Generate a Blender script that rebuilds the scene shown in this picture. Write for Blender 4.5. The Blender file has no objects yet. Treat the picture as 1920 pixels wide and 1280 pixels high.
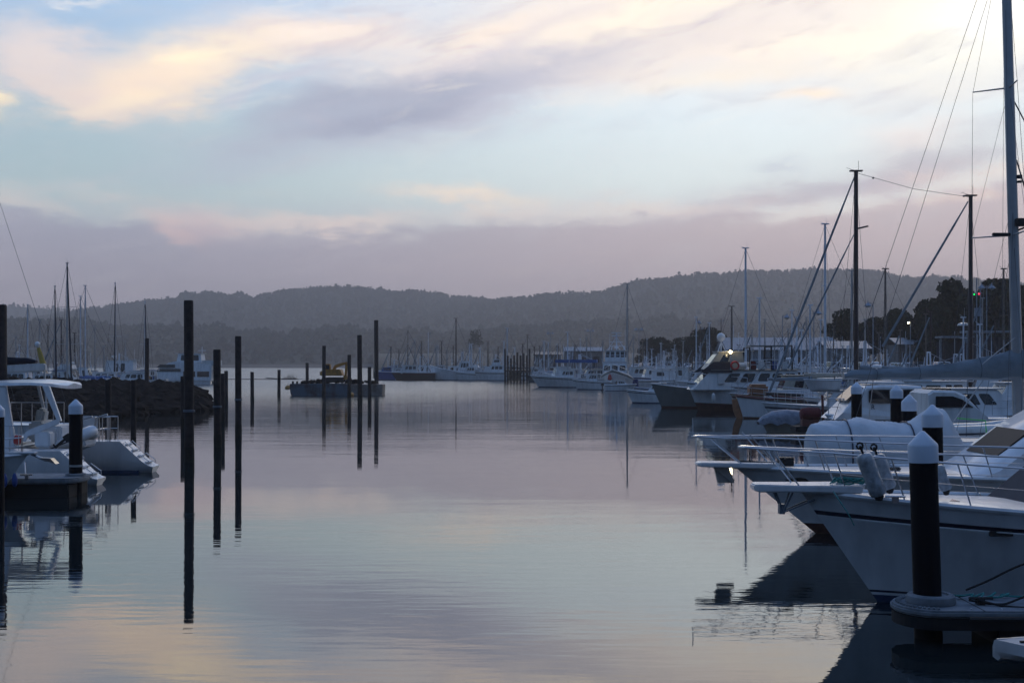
import bpy, bmesh, math, random
from math import radians as R, sin, cos, pi, sqrt, atan2
from mathutils import Vector, Matrix, noise as mnoise
random.seed(7)
S = bpy.context.scene
C = S.collection
# ------------------------------------------------------------ camera
HC = 3.9                      # eye height above the water
FP = 2400.0                   # focal length in photo pixels (1920 wide)
HY = 680.0                    # row of the horizon
cam = bpy.data.cameras.new('camera'); camo = bpy.data.objects.new('camera', cam); C.objects.link(camo)
camo.location = (0, 0, HC); camo.rotation_euler = (R(90), 0, 0)
cam.sensor_width = 36; cam.lens = 36 * FP / 1920; cam.shift_y = (HY - 640) / 1920
cam.clip_start = 0.2; cam.clip_end = 20000
S.camera = camo
S.view_settings.view_transform = 'Standard'; S.view_settings.look = 'None'
S.view_settings.exposure = 0.0; S.view_settings.gamma = 1.0
S.cycles.max_bounces = 6; S.cycles.diffuse_bounces = 2; S.cycles.glossy_bounces = 4
S.cycles.transmission_bounces = 4; S.cycles.volume_bounces = 0; S.cycles.caustics_reflective = False
S.cycles.use_denoising = True

def lin(r, g, b, k=1.0):
    f = lambda c: (c / 12.92 if c <= 0.04045 else ((c + 0.055) / 1.055) ** 2.4) * k
    return (f(r / 255), f(g / 255), f(b / 255), 1)

# ------------------------------------------------------------ world: dusk sky with clouds, by direction only
W = bpy.data.worlds.new('World'); S.world = W; W.use_nodes = True
nt = W.node_tree; nt.nodes.clear()
class X:
    """tiny expression wrapper over math nodes"""
    def __init__(s, sock): s.s = sock
    def __add__(a, b): return M('ADD', a, b)
    def __radd__(a, b): return M('ADD', b, a)
    def __sub__(a, b): return M('SUBTRACT', a, b)
    def __rsub__(a, b): return M('SUBTRACT', b, a)
    def __mul__(a, b): return M('MULTIPLY', a, b)
    def __rmul__(a, b): return M('MULTIPLY', b, a)
    def __truediv__(a, b): return M('DIVIDE', a, b)
def M(op, a, b=None, c=None, clamp=False):
    n = nt.nodes.new('ShaderNodeMath'); n.operation = op; n.use_clamp = clamp
    for i, v in enumerate((a, b, c)):
        if v is None: continue
        if isinstance(v, X): nt.links.new(v.s, n.inputs[i])
        else: n.inputs[i].default_value = v
    return X(n.outputs[0])
def sstep(v, a, b):
    n = nt.nodes.new('ShaderNodeMapRange'); n.interpolation_type = 'SMOOTHSTEP'
    nt.links.new(v.s, n.inputs[0])
    for i, q in ((1, a), (2, b)):
        if isinstance(q, X): nt.links.new(q.s, n.inputs[i])
        else: n.inputs[i].default_value = q
    return X(n.outputs[0])
def mixc(f, a, b):
    n = nt.nodes.new('ShaderNodeMix'); n.data_type = 'RGBA'
    if isinstance(f, X): nt.links.new(f.s, n.inputs[0])
    else: n.inputs[0].default_value = f
    for i, q in ((6, a), (7, b)):
        if isinstance(q, tuple): n.inputs[i].default_value = q
        else: nt.links.new(q, n.inputs[i])
    return n.outputs[2]
tc = nt.nodes.new('ShaderNodeTexCoord'); sep = nt.nodes.new('ShaderNodeSeparateXYZ')
nt.links.new(tc.outputs['Generated'], sep.inputs[0])
dx, dy, dz = (X(sep.outputs[i]) for i in range(3))
AZ = M('ARCTAN2', dx, dy) * 2400.0            # azimuth and elevation, in units of 1/2400 radian
EL = M('ARCSINE', dz) * 2400.0
def noise_tex(sx, sy, scale, detail=4, rough=.55, off=0.0):
    cb = nt.nodes.new('ShaderNodeCombineXYZ')
    nt.links.new((AZ * sx + off).s, cb.inputs[0]); nt.links.new((EL * sy).s, cb.inputs[1]); cb.inputs[2].default_value = off
    n = nt.nodes.new('ShaderNodeTexNoise'); n.inputs['Scale'].default_value = scale
    n.inputs['Detail'].default_value = detail; n.inputs['Roughness'].default_value = rough
    nt.links.new(cb.outputs[0], n.inputs['Vector'])
    return X(n.outputs[0])
SL = .22                                           # wisps rise to the right
nA = noise_tex(.0022, .0052, 1.0, 5, .55, 3.1)
nB = noise_tex(.0022, .0052, 1.0, 5, .55, 11.7)
nC = noise_tex(.0045, .016, 1.0, 9, .64, 23.3)
nD = noise_tex(.012, .034, 1.0, 8, .66, 31.3)
WA = AZ + (nA - .5) * 420.0 + (nC - .5) * 110.0 + (nD - .5) * 90.0
WE = EL + (nB - .5) * 150.0 + (nC - .5) * 80.0 + (nD - .5) * 62.0
def pa(px, py):
    a = math.atan((px - 960) / 2400.0); return 2400 * a, 2400 * math.atan((680 - py) / math.hypot(2400, px - 960))
def ramp(v, lo, hi, stops):
    n = nt.nodes.new('ShaderNodeMapRange'); n.inputs[1].default_value = lo; n.inputs[2].default_value = hi
    nt.links.new(v.s, n.inputs[0])
    r = nt.nodes.new('ShaderNodeValToRGB'); nt.links.new(n.outputs[0], r.inputs[0])
    e = r.color_ramp.elements
    while len(e) < len(stops): e.new(.5)
    for k, (p, c) in enumerate(stops): e[k].position = (p - lo) / (hi - lo); e[k].color = c
    return r.outputs[0]
# clear sky: left and right columns, mixed by azimuth
leftc = ramp(EL, 0, 1500, [(0, lin(140,140,165)), (150, lin(150,160,178)), (300, lin(166,186,190)), (420, lin(160,182,191)), (520, lin(150,176,199)), (680, lin(150,180,212)), (1500, lin(92,118,165))])
rightc = ramp(EL, 0, 1500, [(0, lin(190,170,182)), (200, lin(207,204,206)), (330, lin(220,229,228)), (450, lin(219,230,234)), (560, lin(222,229,234)), (700, lin(228,228,230)), (1500, lin(105,128,170))])
sky = mixc(sstep(AZ, -900, 560), leftc, rightc)
def blob(px, py, rx, ry, ang, col, alpha=1.0, p=1.0, tex=.5, warp=1.0):
    global sky
    mm_ = sum(col) / 3; col = tuple(min(255, max(0, mm_ + (c - mm_) * (1.4 if col[0] > col[2] + 8 else .9))) for c in col)
    a0, e0 = pa(px, py); ca, sa = cos(R(ang)), sin(R(ang))
    wa = WA if warp == 1 else AZ + (WA - AZ) * warp
    we = WE if warp == 1 else EL + (WE - EL) * warp
    u = (wa - a0) * (ca / rx) + (we - e0) * (sa / rx)
    v = (we - e0) * (ca / ry) - (wa - a0) * (sa / ry)
    d = u * u + v * v
    if p != 1.0: d = M('POWER', d, p)
    m = M('EXPONENT', d * -1.0)
    m = m * (nC * (2 * tex) + (1 - tex)) * alpha
    n = M('MINIMUM', m, 1.0)
    sky = mixc(n, sky, lin(*col))
# upper broad cloud deck at the right, cream and hot near the hidden sun
blob(1450, 10, 760, 120, 3, (226,217,210), .95, 1.6)
blob(1250, 110, 420, 60, 4, (224,216,212), .8, 1.3)
blob(1700, 150, 330, 60, 4, (226,222,218), .7, 1.3)
blob(1000, 70, 300, 60, 14, (222,214,212), .85, 1.3)
blob(900, 190, 330, 55, 16, (178,178,194), .9, 1.2)
blob(700, 200, 250, 48, 14, (152,156,176), 1.0, 1.3)
blob(560, 260, 260, 45, 14, (172,180,196), .6, 1.2)
blob(960, 75, 170, 22, 24, (196,190,200), .6)
blob(590, 62, 160, 46, 2, (226,214,208), .9, 1.3)
blob(870, 50, 110, 34, 14, (240,226,212), .8)
blob(420, 105, 160, 46, 12, (236,222,206), .95, 1.5, .8)
blob(300, 165, 150, 40, 12, (238,220,202), .95, 1.5, .8)
blob(255, 185, 60, 14, 14, (250,232,206), .8, 1.2, .6, .7)
blob(395, 100, 60, 16, 10, (250,234,210), .8, 1.2, .6, .7)
blob(610, 60, 70, 16, 4, (242,230,218), .7, 1.2, .6, .7)
blob(560, 150, 120, 12, 16, (190,188,200), .6, 1.2)
blob(720, 225, 170, 18, 12, (146,150,172), .7, 1.3, .6, .8)
blob(130, 110, 130, 50, -12, (214,206,204), .85, 1.2)
blob(170, 165, 120, 36, -14, (222,208,200), .7)
blob(5, 165, 46, 30, -20, (248,228,200), 1.0, 1.5)
blob(130, 6, 70, 8, 4, (214,214,218), .7)
blob(560, 18, 80, 14, 12, (200,206,216), .5)
blob(1480, 100, 230, 26, 4, (250,238,222), .6)
blob(1180, 40, 180, 40, 8, (250,238,220), .7)
blob(1350, 160, 130, 20, 10, (238,228,214), .6)
blob(1510, 180, 60, 10, 0, (244,228,210), .75, 1.3, .5, .4)
blob(1780, 50, 200, 60, 4, (255,250,235), .8, 1.0)
blob(1860, 10, 90, 50, 0, (255,255,250), .95, 1.0)
# middle right clouds
blob(1690, 250, 110, 24, 8, (232,224,220), .8)
blob(1740, 290, 190, 36, 10, (186,180,188), .9, 1.2)
blob(1500, 365, 260, 22, 12, (178,170,182), .9, 1.1)
blob(1410, 338, 40, 12, 8, (182,186,200), .6)
blob(1850, 360, 200, 18, 6, (240,216,200), .8)
# low mauve cloud bank along the horizon
edge = ramp(AZ, -1000, 1000, [(-1000, (.27,)*3+(1,)), (-900, (.285,)*3+(1,)), (-640, (.262,)*3+(1,)), (-520, (.24,)*3+(1,)), (-300, (.262,)*3+(1,)), (0, (.272,)*3+(1,)), (330, (.275,)*3+(1,)), (620, (.292,)*3+(1,)), (1000, (.315,)*3+(1,))])
ev = M('MULTIPLY', X(edge), 1000.0) + (nC - .5) * 120.0 + (nB - .5) * 70.0 + (nD - .5) * 46.0
rim = M('EXPONENT', M('POWER', (EL - ev - 8.0) * (1 / 22.0), 2.0) * -1.0)
rimm = rim * M('SUBTRACT', nA * 2.6, .75, clamp=True)
sky = mixc(M('MINIMUM', rimm, .85), sky, lin(236,212,200))
bank_l = ramp(EL, 0, 330, [(0, lin(134,127,144)), (110, lin(134,132,150)), (200, lin(138,140,158)), (270, lin(156,158,173))])
bank_r = ramp(EL, 0, 330, [(0, lin(176,150,154)), (110, lin(184,160,160)), (200, lin(188,168,168)), (270, lin(192,176,178)), (330, lin(200,186,190))])
bank = mixc(sstep(AZ, -800, 800), bank_l, bank_r)
bank = mixc(M('MULTIPLY', M('SUBTRACT', nA * 2.0, .8, clamp=True), .35), bank, lin(192,176,186))
bm = M('SUBTRACT', 1.0, sstep(EL - ev, -26.0, 9.0))
sky = mixc(bm * .96, sky, bank)
blob(380, 425, 90, 26, -8, (198,182,184), .65, 1.2, .5, .6)
blob(310, 432, 60, 14, -20, (212,190,186), .6, 1.2, .5, .6)
blob(850, 380, 110, 16, 0, (240,222,206), .8)
# the glow that lifts the lowest degrees above the hills
low = sstep(EL, 330, 60)
sky = mixc(low * .45, sky, lin(206,190,197))
# fine streaky mottling of the cloud deck
cbm = nt.nodes.new('ShaderNodeCombineXYZ')
nt.links.new((AZ * .0052 - EL * .0016).s, cbm.inputs[0]); nt.links.new((EL * .021 - AZ * .0042).s, cbm.inputs[1]); cbm.inputs[2].default_value = 51.0
fn = nt.nodes.new('ShaderNodeTexNoise'); fn.inputs['Scale'].default_value = 1.0; fn.inputs['Detail'].default_value = 8; fn.inputs['Roughness'].default_value = .62; fn.inputs['Distortion'].default_value = .6
nt.links.new(cbm.outputs[0], fn.inputs['Vector']); nE = X(fn.outputs[0])
deck = sstep(EL, 380, 520) * sstep(AZ, -750, -300) * .9 + .25
sky = mixc(M('MULTIPLY', M('SUBTRACT', nE * 3.2, 1.62, clamp=True), deck * .75), sky, lin(176, 174, 188))
sky = mixc(M('MULTIPLY', M('SUBTRACT', 1.38, nE * 3.2, clamp=True), deck * .6), sky, lin(250, 238, 220))
sky = mixc(M('MULTIPLY', M('SUBTRACT', nD * 3.0, 1.65, clamp=True), .12), sky, lin(176, 172, 180))
sky = mixc(M('MULTIPLY', M('SUBTRACT', nE * 3.4, 1.8, clamp=True), M('SUBTRACT', 1.0, deck) * .22), sky, lin(222, 216, 212))
# hidden half of the sky: darker and bluer away from the glow, and overhead
front = sstep(dy, -.15, .80)
up = sstep(EL, 700, 2300)
sky = mixc(up, sky, (.14, .235, .48, 1))
back = ramp(EL, 0, 3700, [(0, (.042, .082, .155, 1)), (800, (.048, .092, .178, 1)), (3700, (.13, .22, .44, 1))])
sky = mixc(front, back, sky)
ns = nt.nodes.new('ShaderNodeTexSky'); ns.sky_type = 'NISHITA'; ns.sun_disc = False
SUN_AZ, SUN_EL = 20.0, 27.0
ns.sun_elevation = R(SUN_EL); ns.sun_rotation = R(SUN_AZ); ns.air_density = 1.0; ns.dust_density = 1.0
bg1 = nt.nodes.new('ShaderNodeBackground'); nt.links.new(ns.outputs[0], bg1.inputs[0]); bg1.inputs[1].default_value = .004
bg2 = nt.nodes.new('ShaderNodeBackground'); nt.links.new(sky, bg2.inputs[0]); bg2.inputs[1].default_value = 1.47
ad = nt.nodes.new('ShaderNodeAddShader'); nt.links.new(bg1.outputs[0], ad.inputs[0]); nt.links.new(bg2.outputs[0], ad.inputs[1])
wo = nt.nodes.new('ShaderNodeOutputWorld'); nt.links.new(ad.outputs[0], wo.inputs[0])
W.cycles.sampling_method = 'MANUAL'; W.cycles.sample_map_resolution = 512
# ------------------------------------------------------------ sun, behind thin cloud
sl = bpy.data.lights.new('sun', 'SUN'); sl.energy = .35; sl.angle = R(10); sl.color = (1, .86, .68)
so = bpy.data.objects.new('sun', sl); C.objects.link(so)
d = Vector((sin(R(SUN_AZ)) * cos(R(SUN_EL)), cos(R(SUN_AZ)) * cos(R(SUN_EL)), sin(R(SUN_EL))))
so.rotation_euler = d.to_track_quat('Z', 'Y').to_euler()

# ------------------------------------------------------------ materials
def mat(name, col, rough=.5, metal=0.0, var=.12, vscale=3.0, bump=0.0, bscale=20.0, dirt=None, spec=.5, coat=0.0, emit=None, es=1.0, streak=1.0):
    m = bpy.data.materials.new(name); m.use_nodes = True; n = m.node_tree.nodes; L = m.node_tree.links
    b = n['Principled BSDF']; b.inputs['Roughness'].default_value = rough; b.inputs['Metallic'].default_value = metal
    b.inputs['Specular IOR Level'].default_value = spec; b.inputs['Coat Weight'].default_value = coat
    t = n.new('ShaderNodeTexCoord')
    nz = n.new('ShaderNodeTexNoise'); nz.inputs['Scale'].default_value = vscale; nz.inputs['Detail'].default_value = 5
    mp = n.new('ShaderNodeMapping'); mp.inputs['Scale'].default_value = (1, 1, streak); L.new(t.outputs['Object'], mp.inputs[0]); L.new(mp.outputs[0], nz.inputs['Vector'])
    r = n.new('ShaderNodeValToRGB'); L.new(nz.outputs[0], r.inputs[0])
    c0 = dirt if dirt else tuple(c * (1 - var * 1.6) for c in col)
    r.color_ramp.elements[0].position = .32; r.color_ramp.elements[0].color = (*c0, 1)
    r.color_ramp.elements[1].position = .58; r.color_ramp.elements[1].color = (*col, 1)
    L.new(r.outputs[0], b.inputs['Base Color'])
    if bump:
        n2 = n.new('ShaderNodeTexNoise'); n2.inputs['Scale'].default_value = bscale; n2.inputs['Detail'].default_value = 6
        L.new(t.outputs['Object'], n2.inputs['Vector'])
        bp = n.new('ShaderNodeBump'); bp.inputs['Strength'].default_value = 1.0; bp.inputs['Distance'].default_value = bump
        L.new(n2.outputs[0], bp.inputs['Height']); L.new(bp.outputs[0], b.inputs['Normal'])
    if emit:
        b.inputs['Emission Color'].default_value = (*emit, 1); b.inputs['Emission Strength'].default_value = es
    return m
Mt = dict(
    gel=mat('white_gelcoat', (.78,.80,.82), .28, var=.11, vscale=3.0, coat=.3, streak=.18),
    gel2=mat('aged_white_paint', (.66,.68,.68), .45, var=.18, vscale=3.5, streak=.2),
    cream=mat('cream_paint', (.40,.38,.32), .45, var=.12, vscale=2),
    greyhull=mat('grey_green_paint', (.17,.19,.19), .4, var=.1, vscale=1.5),
    bluehull=mat('royal_blue_paint', (.03,.08,.30), .4, var=.15),
    navy=mat('navy_stripe', (.006,.01,.035), .35, var=.05),
    boot=mat('blue_antifoul', (.02,.05,.12), .6, var=.2, vscale=6),
    redboot=mat('red_brown_antifoul', (.10,.04,.03), .7, var=.25, vscale=5),
    black=mat('black_rubber', (.012,.012,.014), .6),
    glass=mat('dark_glass', (.015,.02,.028), .06, var=0, spec=.8),
    steel=mat('stainless_steel', (.55,.56,.58), .28, 1.0, var=.08),
    alu=mat('anodised_aluminium', (.40,.41,.42), .4, .6, var=.06),
    whitemast=mat('white_mast_paint', (.70,.74,.80), .4, var=.08),
    wood=mat('varnished_spar_wood', (.045,.026,.024), .4, var=.3, vscale=8),
    teak=mat('weathered_teak', (.20,.16,.13), .7, var=.3, vscale=9),
    brownrail=mat('red_brown_rail_paint', (.16,.05,.04), .5, var=.2),
    orange=mat('orange_wood_rudder', (.38,.17,.08), .5, var=.2),
    wire=mat('rigging_wire', (.10,.10,.11), .5, .5, var=0),
    canvas=mat('grey_blue_canvas', (.21,.25,.28), .9, var=.15, vscale=2.2, bump=.02, bscale=5),
    wcanvas=mat('white_canvas_cover', (.62,.66,.70), .85, var=.08, vscale=2, bump=.02, bscale=4),
    darkcanvas=mat('dark_navy_canvas', (.012,.014,.028), .9),
    bluecanvas=mat('blue_canvas', (.03,.12,.36), .85, var=.15),
    greytarp=mat('grey_tarpaulin', (.24,.27,.33), .7, var=.2, vscale=4, bump=.05, bscale=4),
    maroon=mat('maroon_cover', (.13,.018,.022), .85, var=.2),
    red=mat('red_plastic', (.50,.05,.04), .5, var=.1),
    lime=mat('lime_green_rope', (.10,.75,.12), .6, var=.1),
    teal=mat('teal_rope', (.04,.26,.24), .8, var=.25, vscale=30),
    rope=mat('dark_mooring_rope', (.015,.015,.018), .9),
    wrope=mat('pale_mooring_rope', (.35,.35,.34), .9),
    pile=mat('black_pile_sleeve', (.003,.004,.008), .6, var=.2, vscale=3, spec=.12),
    rust=mat('bare_dark_timber_pile', (.032,.022,.020), .85, var=.45, vscale=4, bump=.01, bscale=14),
    weed=mat('weedy_tide_band', (.012,.012,.008), .9, var=.4, vscale=12, bump=.02, bscale=30),
    cap=mat('white_pile_cap_plastic', (.62,.70,.80), .5, var=.05, vscale=4),
    pont=mat('grey_concrete_pontoon', (.21,.235,.26), .85, var=.2, vscale=5, bump=.004, bscale=60),
    pontdark=mat('dark_pontoon_float', (.008,.009,.012), .8, var=.3),
    rock=mat('breakwater_rock', (.017,.013,.012), .95, var=.5, vscale=1.2, bump=.08, bscale=5, spec=.06),
    mud=mat('dark_mud', (.06,.045,.04), .9, var=.3, vscale=.3),
    land=mat('rough_grass_ground', (.06,.055,.04), .95, var=.4, vscale=.06),
    asphalt=mat('asphalt', (.05,.05,.052), .9, var=.2, vscale=.3),
    forest=mat('eucalypt_forest', (.06,.062,.045), 1.0, var=.4, vscale=.02, spec=.1),
    leaf=mat('dark_leaves', (.035,.045,.022), .9, var=.5, vscale=.6, spec=.1),
    bark=mat('tree_bark', (.12,.09,.07), .95, var=.3, vscale=4),
    yellow=mat('yellow_machine_paint', (.52,.24,.03), .5, var=.25, vscale=3),
    bargem=mat('blue_grey_barge_steel', (.10,.14,.18), .7, var=.3, vscale=1.0, dirt=(.07,.05,.04)),
    bargelt=mat('rusty_grey_barge_steel', (.26,.24,.22), .8, var=.3, vscale=1.2, dirt=(.16,.10,.07)),
    shed=mat('grey_blue_sheet_roof', (.22,.27,.32), .6, var=.1, vscale=.6),
    wall=mat('pale_building_wall', (.22,.22,.22), .85, var=.15, vscale=.5),
    dkwall=mat('dark_shelter_wall', (.05,.05,.06), .85),
    lampm=mat('lamp_housing_grey', (.25,.30,.36), .5, .3),
    lampw=mat('lamp_diffuser', (.75,.75,.72), .4),
    glow=mat('lit_lamp', (1,.9,.7), .5, var=0, emit=(1,.80,.45), es=28),
    green=mat('green_signal_lens', (.0,.5,.1), .5, var=0, emit=(.0,1,.15), es=1.6),
    redl=mat('red_signal_lens', (.6,.02,.05), .5, var=0, emit=(1,.05,.12), es=1.6),
    clear=mat('clear_plastic_cover', (.42,.45,.48), .35, var=.3, vscale=9, bump=.02, bscale=12),
    yel=mat('yellow_flag_cloth', (.45,.33,.08), .9),
)
# ------------------------------------------------------------ mesh helpers
class MB:
    def __init__(s): s.v = []; s.f = []; s.m = []
    def add(s, vs, fs, mi=0):
        o = len(s.v); s.v += [tuple(v) for v in vs]; s.f += [tuple(i + o for i in f) for f in fs]; s.m += [mi] * len(fs); return s
    def box(s, c, d, rz=0.0, ry=0.0, mi=0, taper=1.0):
        x, y, z = d[0] / 2, d[1] / 2, d[2] / 2; vs = []
        for k in range(8):
            sx, sy, sz = (1 if k & 1 else -1), (1 if k & 2 else -1), (1 if k & 4 else -1)
            t = taper if sz > 0 else 1
            v = Vector((sx * x * t, sy * y * t, sz * z))
            if ry: v = Matrix.Rotation(ry, 3, 'Y') @ v
            if rz: v = Matrix.Rotation(rz, 3, 'Z') @ v
            vs.append(v + Vector(c))
        return s.add(vs, [(0,2,3,1), (4,5,7,6), (0,1,5,4), (2,6,7,3), (0,4,6,2), (1,3,7,5)], mi)
    def tube(s, pts, r, n=6, mi=0, r2=None):
        pts = [Vector(p) for p in pts]; rings = []
        for i, p in enumerate(pts):
            t = (pts[min(i + 1, len(pts) - 1)] - pts[max(i - 1, 0)])
            if t.length < 1e-9: t = Vector((0, 0, 1))
            t.normalize(); u = t.cross(Vector((0, 0, 1)))
            if u.length < .05: u = t.cross(Vector((1, 0, 0)))
            u.normalize(); w = t.cross(u)
            rr = r if r2 is None else r + (r2 - r) * i / (len(pts) - 1)
            rings.append([p + (u * cos(2 * pi * k / n) + w * sin(2 * pi * k / n)) * rr for k in range(n)])
        return s.loft(rings, True, True, mi)
    def loft(s, rings, closed=True, caps=True, mi=0):
        n = len(rings[0]); vs = [v for r in rings for v in r]; fs = []
        for i in range(len(rings) - 1):
            for k in range(n if closed else n - 1):
                a, b = i * n + k, i * n + (k + 1) % n
                fs.append((a, b, b + n, a + n))
        if caps:
            fs.append(tuple(range(n))[::-1]); fs.append(tuple((len(rings) - 1) * n + k for k in range(n)))
        return s.add(vs, fs, mi)
    def lathe(s, prof, c=(0, 0, 0), n=20, mi=0):
        return s.loft([[Vector(c) + Vector((r * cos(2 * pi * k / n), r * sin(2 * pi * k / n), z)) for k in range(n)] for r, z in prof], True, True, mi)
    def sphere(s, c, r, n=12, sz=1.0, mi=0):
        return s.lathe([(max(r * sin(pi * i / 8), 1e-3), -r * sz * cos(pi * i / 8)) for i in range(9)], c, n, mi)
    def prism(s, poly, th, plane='XZ', off=0.0, mi=0):
        """polygon in a plane, extruded by th (centred on off)"""
        n = len(poly); vs = []
        for q in (-th / 2, th / 2):
            for a, b in poly: vs.append((a, off + q, b) if plane == 'XZ' else ((a, b, off + q) if plane == 'XY' else (off + q, a, b)))
        fs = [tuple(range(n)), tuple(range(n, 2 * n))[::-1]] + [(k, (k + 1) % n, n + (k + 1) % n, n + k) for k in range(n)]
        return s.add(vs, fs, mi)
def obj(name, mb, m, parent=None, smooth=False, label=None, bevel=0.0):
    me = bpy.data.meshes.new(name); me.from_pydata(mb.v, [], mb.f); me.update()
    for q in (m if isinstance(m, (list, tuple)) else [m]): me.materials.append(Mt[q] if isinstance(q, str) else q)
    if any(mb.m): me.polygons.foreach_set('material_index', mb.m)
    bm_ = bmesh.new(); bm_.from_mesh(me)
    bmesh.ops.recalc_face_normals(bm_, faces=bm_.faces)
    if bevel:
        es = [e for e in bm_.edges if len(e.link_faces) == 2 and e.calc_face_angle(0) > .5]
        bmesh.ops.bevel(bm_, geom=es, offset=bevel, segments=2, affect='EDGES', clamp_overlap=True)
    bm_.to_mesh(me); bm_.free()
    if smooth:
        me.polygons.foreach_set('use_smooth', [True] * len(me.polygons))
        try: me.set_sharp_from_angle(angle=R(38))
        except Exception: pass
    o = bpy.data.objects.new(name, me); C.objects.link(o)
    if parent is not None: o.parent = parent
    if label: o['label'] = label
    return o
def thing(name, label, cat, loc=(0, 0, 0), rz=0.0, group=None):
    o = bpy.data.objects.new(name, None); C.objects.link(o); o.empty_display_size = .3
    o.location = loc; o.rotation_euler = (0, 0, rz); o['label'] = label; o['category'] = cat
    if group: o['group'] = group
    return o
def tag(o, label, cat, group=None, kind=None, loc=None):
    o['label'] = label; o['category'] = cat
    if group: o['group'] = group
    if kind: o['kind'] = kind
    if loc: o.location = loc
    return o
def struct(name, mb, m, smooth=False):
    o = obj(name, mb, m, None, smooth); o['kind'] = 'structure'; return o
def P(px, py, D): return Vector(((px - 960) / FP * D, D, HC + (HY - py) / FP * D))
def XW(px, D): return (px - 960) / FP * D
def ZW(py, D): return HC + (HY - py) / FP * D
def DW(py): return HC * FP / (py - HY)
def kids(o): return [c for c in bpy.data.objects if c.parent == o]
def copy_tree(o, parent=None):
    c = o.copy(); C.objects.link(c)
    if parent is not None: c.parent = parent
    for ch in [q for q in KID.get(o.name, [])]: copy_tree(ch, c)
    return c
KID = {}
def index_kids():
    KID.clear()
    for q in bpy.data.objects:
        if q.parent: KID.setdefault(q.parent.name, []).append(q)
def interp(tab, x):
    if x <= tab[0][0]: return tab[0][1]
    for (a, b), (c, d_) in zip(tab, tab[1:]):
        if x <= c:
            t = (x - a) / (c - a); return b + (d_ - b) * t
    return tab[-1][1]

# ------------------------------------------------------------ water
def water():
    m = bpy.data.materials.new('harbour_water'); m.use_nodes = True; n = m.node_tree.nodes; L = m.node_tree.links
    b = n['Principled BSDF']; b.inputs['Base Color'].default_value = (.010, .017, .020, 1)
    b.inputs['IOR'].default_value = 2.1; b.inputs['Roughness'].default_value = .02
    g = n.new('ShaderNodeNewGeometry')
    def nz(sx, sy, detail, off=0, rot=0, dist=0):
        mp = n.new('ShaderNodeMapping'); mp.inputs['Scale'].default_value = (sx, sy, 1); mp.inputs['Location'].default_value = (off, off * .7, off)
        mp.inputs['Rotation'].default_value = (0, 0, rot)
        L.new(g.outputs['Position'], mp.inputs[0])
        t = n.new('ShaderNodeTexNoise'); t.inputs['Scale'].default_value = 1; t.inputs['Detail'].default_value = detail; t.inputs['Distortion'].default_value = dist
        L.new(mp.outputs[0], t.inputs['Vector']); return t.outputs[0]
    def mth(op, a, b_=None, c=None):
        q = n.new('ShaderNodeMath'); q.operation = op
        for i, v in enumerate((a, b_, c)):
            if v is None: continue
            if isinstance(v, (int, float)): q.inputs[i].default_value = v
            else: L.new(v, q.inputs[i])
        return q.outputs[0]
    def mr(v, a, b_, c, d_):
        q = n.new('ShaderNodeMapRange'); L.new(v, q.inputs[0]); q.interpolation_type = 'SMOOTHSTEP'
        for i, z in enumerate((a, b_, c, d_)): q.inputs[i + 1].default_value = z
        return q.outputs[0]
    # short ripples, a long low swell, and patches of breeze that roughen the open water
    small = nz(.9, 3.6, 3, 3.0, .05)
    mid = nz(.22, .85, 2, 9.0, -.06)
    big = nz(.05, .16, 2, 15.0, .1)
    patch = mr(nz(.012, .03, 3, 40.0), .42, .62, .15, 1.0)
    sepp = n.new('ShaderNodeSeparateXYZ'); L.new(g.outputs['Position'], sepp.inputs[0])
    xy = mth('DIVIDE', sepp.outputs[0], sepp.outputs[1])
    fair = mth('MULTIPLY', mr(xy, .02, -.10, 0, 1), mr(sepp.outputs[1], 95, 230, 0, 1))   # breeze over the open fairway at the left
    far = mr(sepp.outputs[1], 50, 190, 0, 1)          # the sheltered inner basin is calmer than the open fairway
    h = mth('ADD', mth('MULTIPLY', small, mth('ADD', mth('MULTIPLY', patch, .0046), mth('ADD', mth('MULTIPLY', far, .003), mth('MULTIPLY', fair, .04)))),
            mth('ADD', mth('MULTIPLY', mid, mth('ADD', mth('ADD', mth('MULTIPLY', far, .05), mth('MULTIPLY', fair, .34)), mth('MULTIPLY', patch, .010))), mth('MULTIPLY', big, mth('ADD', mth('MULTIPLY', far, .02), .012))))
    bp = n.new('ShaderNodeBump'); bp.inputs['Strength'].default_value = 1; bp.inputs['Distance'].default_value = 1
    L.new(h, bp.inputs['Height']); L.new(bp.outputs[0], b.inputs['Normal'])
    L.new(mth('ADD', mth('ADD', mth('MULTIPLY', far, .09), .02), mth('MULTIPLY', fair, .12)), b.inputs['Roughness'])
    mb = MB(); mb.add([(-2600, -60, 0), (2600, -60, 0), (2600, 4200, 0), (-2600, 4200, 0)], [(0, 1, 2, 3)])
    return struct('water', mb, m)
water()

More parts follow.
